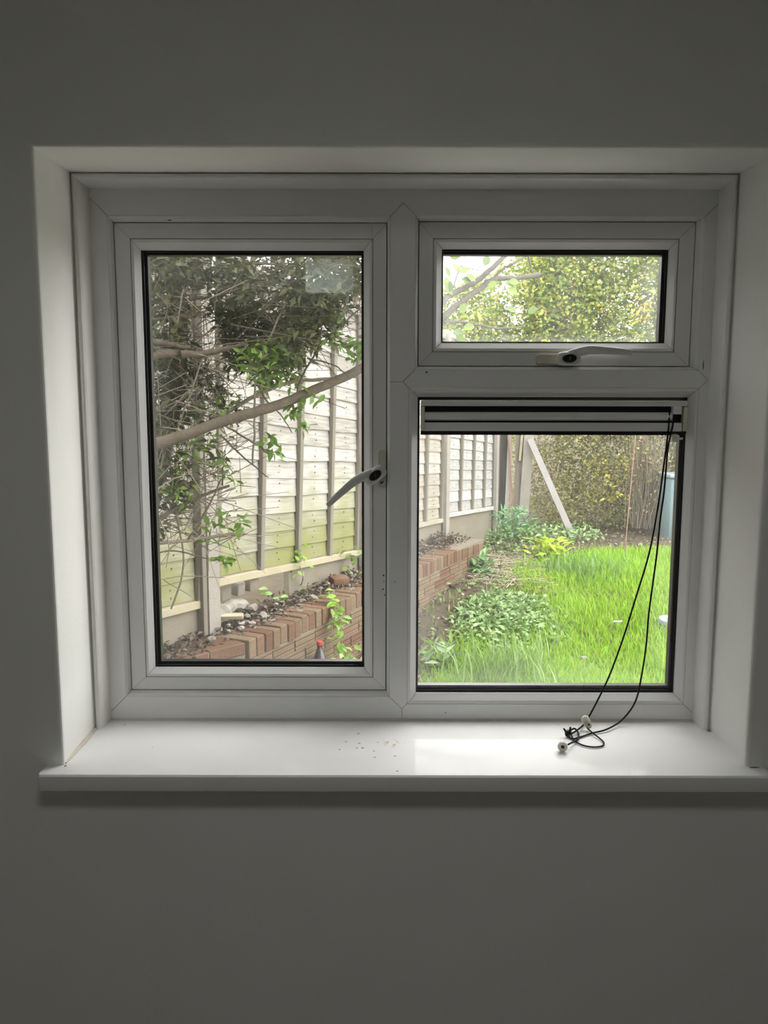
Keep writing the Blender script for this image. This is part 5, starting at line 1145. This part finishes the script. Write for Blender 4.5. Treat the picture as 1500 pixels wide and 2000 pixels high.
# hedge along the end of the garden
HC = [(.19, .215, .07), (.15, .185, .055), (.25, .265, .08), (.27, .255, .09), (.19, .165, .09)]
def mass(n, x0, x1, y0, y1, z0, top, hole=.0):
    X = RNG.uniform(x0, x1, n); Y = RNG.uniform(y0, y1, n)
    T = np.array([top(a) + .35 * noise.noise((a * 1.7, b * 1.7, 2)) for a, b in zip(X, Y)])
    Z = z0 + (T - z0) * RNG.uniform(0, 1, n)
    C = np.stack([X, Y, Z], 1)
    k = np.array([noise.noise((p[0] * 2.6, p[1] * 2.6, p[2] * 2.6)) for p in C]) > hole
    return C[k]
hg = thing('boundary_hedge', 'dense olive green hedge behind the lawn with yellowing leaves', 'hedge', (4.2, 10.3, .1))
C = mass(60000, 1.75, 7.2, 9.9, 11.0, .12, lambda a: 2.45, -.36)
kx2 = C[:, 0] > 1.75 + np.maximum(0, (10.7 - C[:, 1])) * .7
C = C[kx2]
link('foliage', leaf_cloud('foliage', C, .058, .032, HC), MAT['leaf'], hg, kind='stuff')
C = mass(6000, 2.6, 6.8, 9.75, 10.3, .5, lambda a: 2.2, .05)
link('yellow_leaves', leaf_cloud('yellow_leaves', C, .058, .034, [(.42, .40, .06), (.36, .36, .08), (.50, .40, .08)]), MAT['leaf'], hg, kind='stuff')
C = mass(1700, 1.9, 7.0, 9.85, 10.9, .1, lambda a: 1.9, -.4); D0 = RNG.normal(size=C.shape) * np.array([.12, .08, .22])
link('twigs', sticks('twigs', C - D0, C + D0, .0035), MAT['bark_p'], hg, kind='stuff')
tr = thing('garden_tree', 'yellow green autumn tree rising above the hedge in the vent', 'tree', (4.6, 12.0, .1))
link('trunk', loft_mesh('trunk', spline([(4.6, 12.2, 0), (4.55, 12.2, 1.2), (4.4, 12.1, 2.2), (4.1, 12.0, 3.2)], 5), [.12 - .08 * i / 15 for i in range(16)], 10), MAT['bark_g'], tr)
for bp_ in ([(4.5, 12.2, 1.4), (5.3, 12.0, 2.4), (5.8, 11.8, 3.4)], [(4.4, 12.1, 2.0), (3.4, 11.9, 2.6), (2.6, 11.7, 2.9)], [(4.5, 12.1, 1.8), (4.9, 11.7, 2.8), (5.0, 11.4, 3.8)]):
    link('branch', loft_mesh('branch', spline(bp_, 5), [.05 - .035 * i / 10 for i in range(11)], 7), MAT['bark_g'], tr)
TC = [(.23, .29, .05), (.19, .26, .045), (.30, .33, .06), (.14, .21, .05), (.37, .35, .06)]
def treetop(a): return float(np.interp(a, [0.9, 1.4, 1.9, 2.3, 2.6, 3.0, 3.6, 4.4, 7.4], [3.5, 3.6, 3.8, 4.1, 4.6, 5.6, 7.4, 8.4, 8.0]))  # unseen crown height raised to dim the sky mirrored in the sill
C = np.concatenate([mass(130000, 2.2, 7.0, 11.2, 12.6, 1.4, treetop, -.32), mass(15000, 0.7, 2.6, 11.2, 12.4, 2.3, treetop, -.1)])
link('foliage', leaf_cloud('foliage', C, .08, .05, TC), MAT['leaf'], tr, kind='stuff')
C = np.concatenate([blob((4.30, 11.1, 3.55), .14, 60), blob((4.05, 11.1, 2.9), .1, 34), blob((3.6, 11.1, 3.1), .2, 40), blob((2.3, 11.1, 2.6), .1, 16)])
link('orange_leaves', leaf_cloud('orange_leaves', C, .075, .05, [(.62, .42, .06), (.66, .48, .08)]), MAT['leaf'], tr, kind='stuff')
# reddish bush and bin beyond the lawn
rb = thing('bare_bush', 'bare reddish brown twiggy bush beside the teal bin', 'bush', (3.35, 9.6, .1))
n_ = 150
A0 = np.stack([RNG.normal(3.28, .06, n_), RNG.normal(9.65, .06, n_), np.full(n_, .2)], 1); B0 = A0 + RNG.normal(size=(n_, 3)) * np.array([.13, .08, .25]) + np.array([0, 0, 1.1])
link('twigs', sticks('twigs', A0, B0, .0045), MAT['bark_p'], rb, kind='stuff')
C = RNG.normal(size=(260, 3)) * np.array([.14, .1, .32]) + np.array([3.3, 9.6, .9])
link('foliage', leaf_cloud('foliage', C, .05, .03, [(.26, .18, .12), (.30, .22, .15), (.22, .24, .08)]), MAT['leaf'], rb, kind='stuff')
bn = thing('water_butt', 'teal plastic bin at the back of the garden beside the hedge', 'bin', (3.67, 9.4, .1))
link('bin_body', box_mesh('bin_body', 3.44, 3.9, 9.2, 9.6, .05, .86, .03, 2), MAT['teal'], bn)
link('bin_lid', box_mesh('bin_lid', 3.42, 3.92, 9.17, 9.63, .86, .91, .018, 2), MAT['lid'], bn)
ld = single('bucket_lid', lathe_mesh('bucket_lid', [(.014, .025), (.06, .025), (.07, .032), (.08, .032), (.085, .022), (.085, 0.0), (.08, 0.0), (.078, .014), (.014, .018)], 28), MAT['lid'], (2.1915, 5.7500, 0.0176), 'pale blue plastic lid lying in the long grass', 'lid', 0, .12)
single('paper_scrap', rock_mesh('paper_scrap', .028, 41, 1, .35), MAT['stone'], (1.3278, 4.9667, -0.0100), 'small white scrap lying in the lawn grass', 'litter', .3)
single('dead_leaf', rock_mesh('dead_leaf', .035, 45, 1, .25), MAT['stone'], (1.7540, 5.6193, 0.0600), 'pale dead leaf lying flat in the lawn grass', 'leaf', .3)
single('dead_leaf', rock_mesh('dead_leaf', .035, 47, 1, .3), MAT['stone'], (0.4523, 5.3901, -0.0700), 'pale curled dead leaf on bare earth below the brick wall', 'leaf', .5)
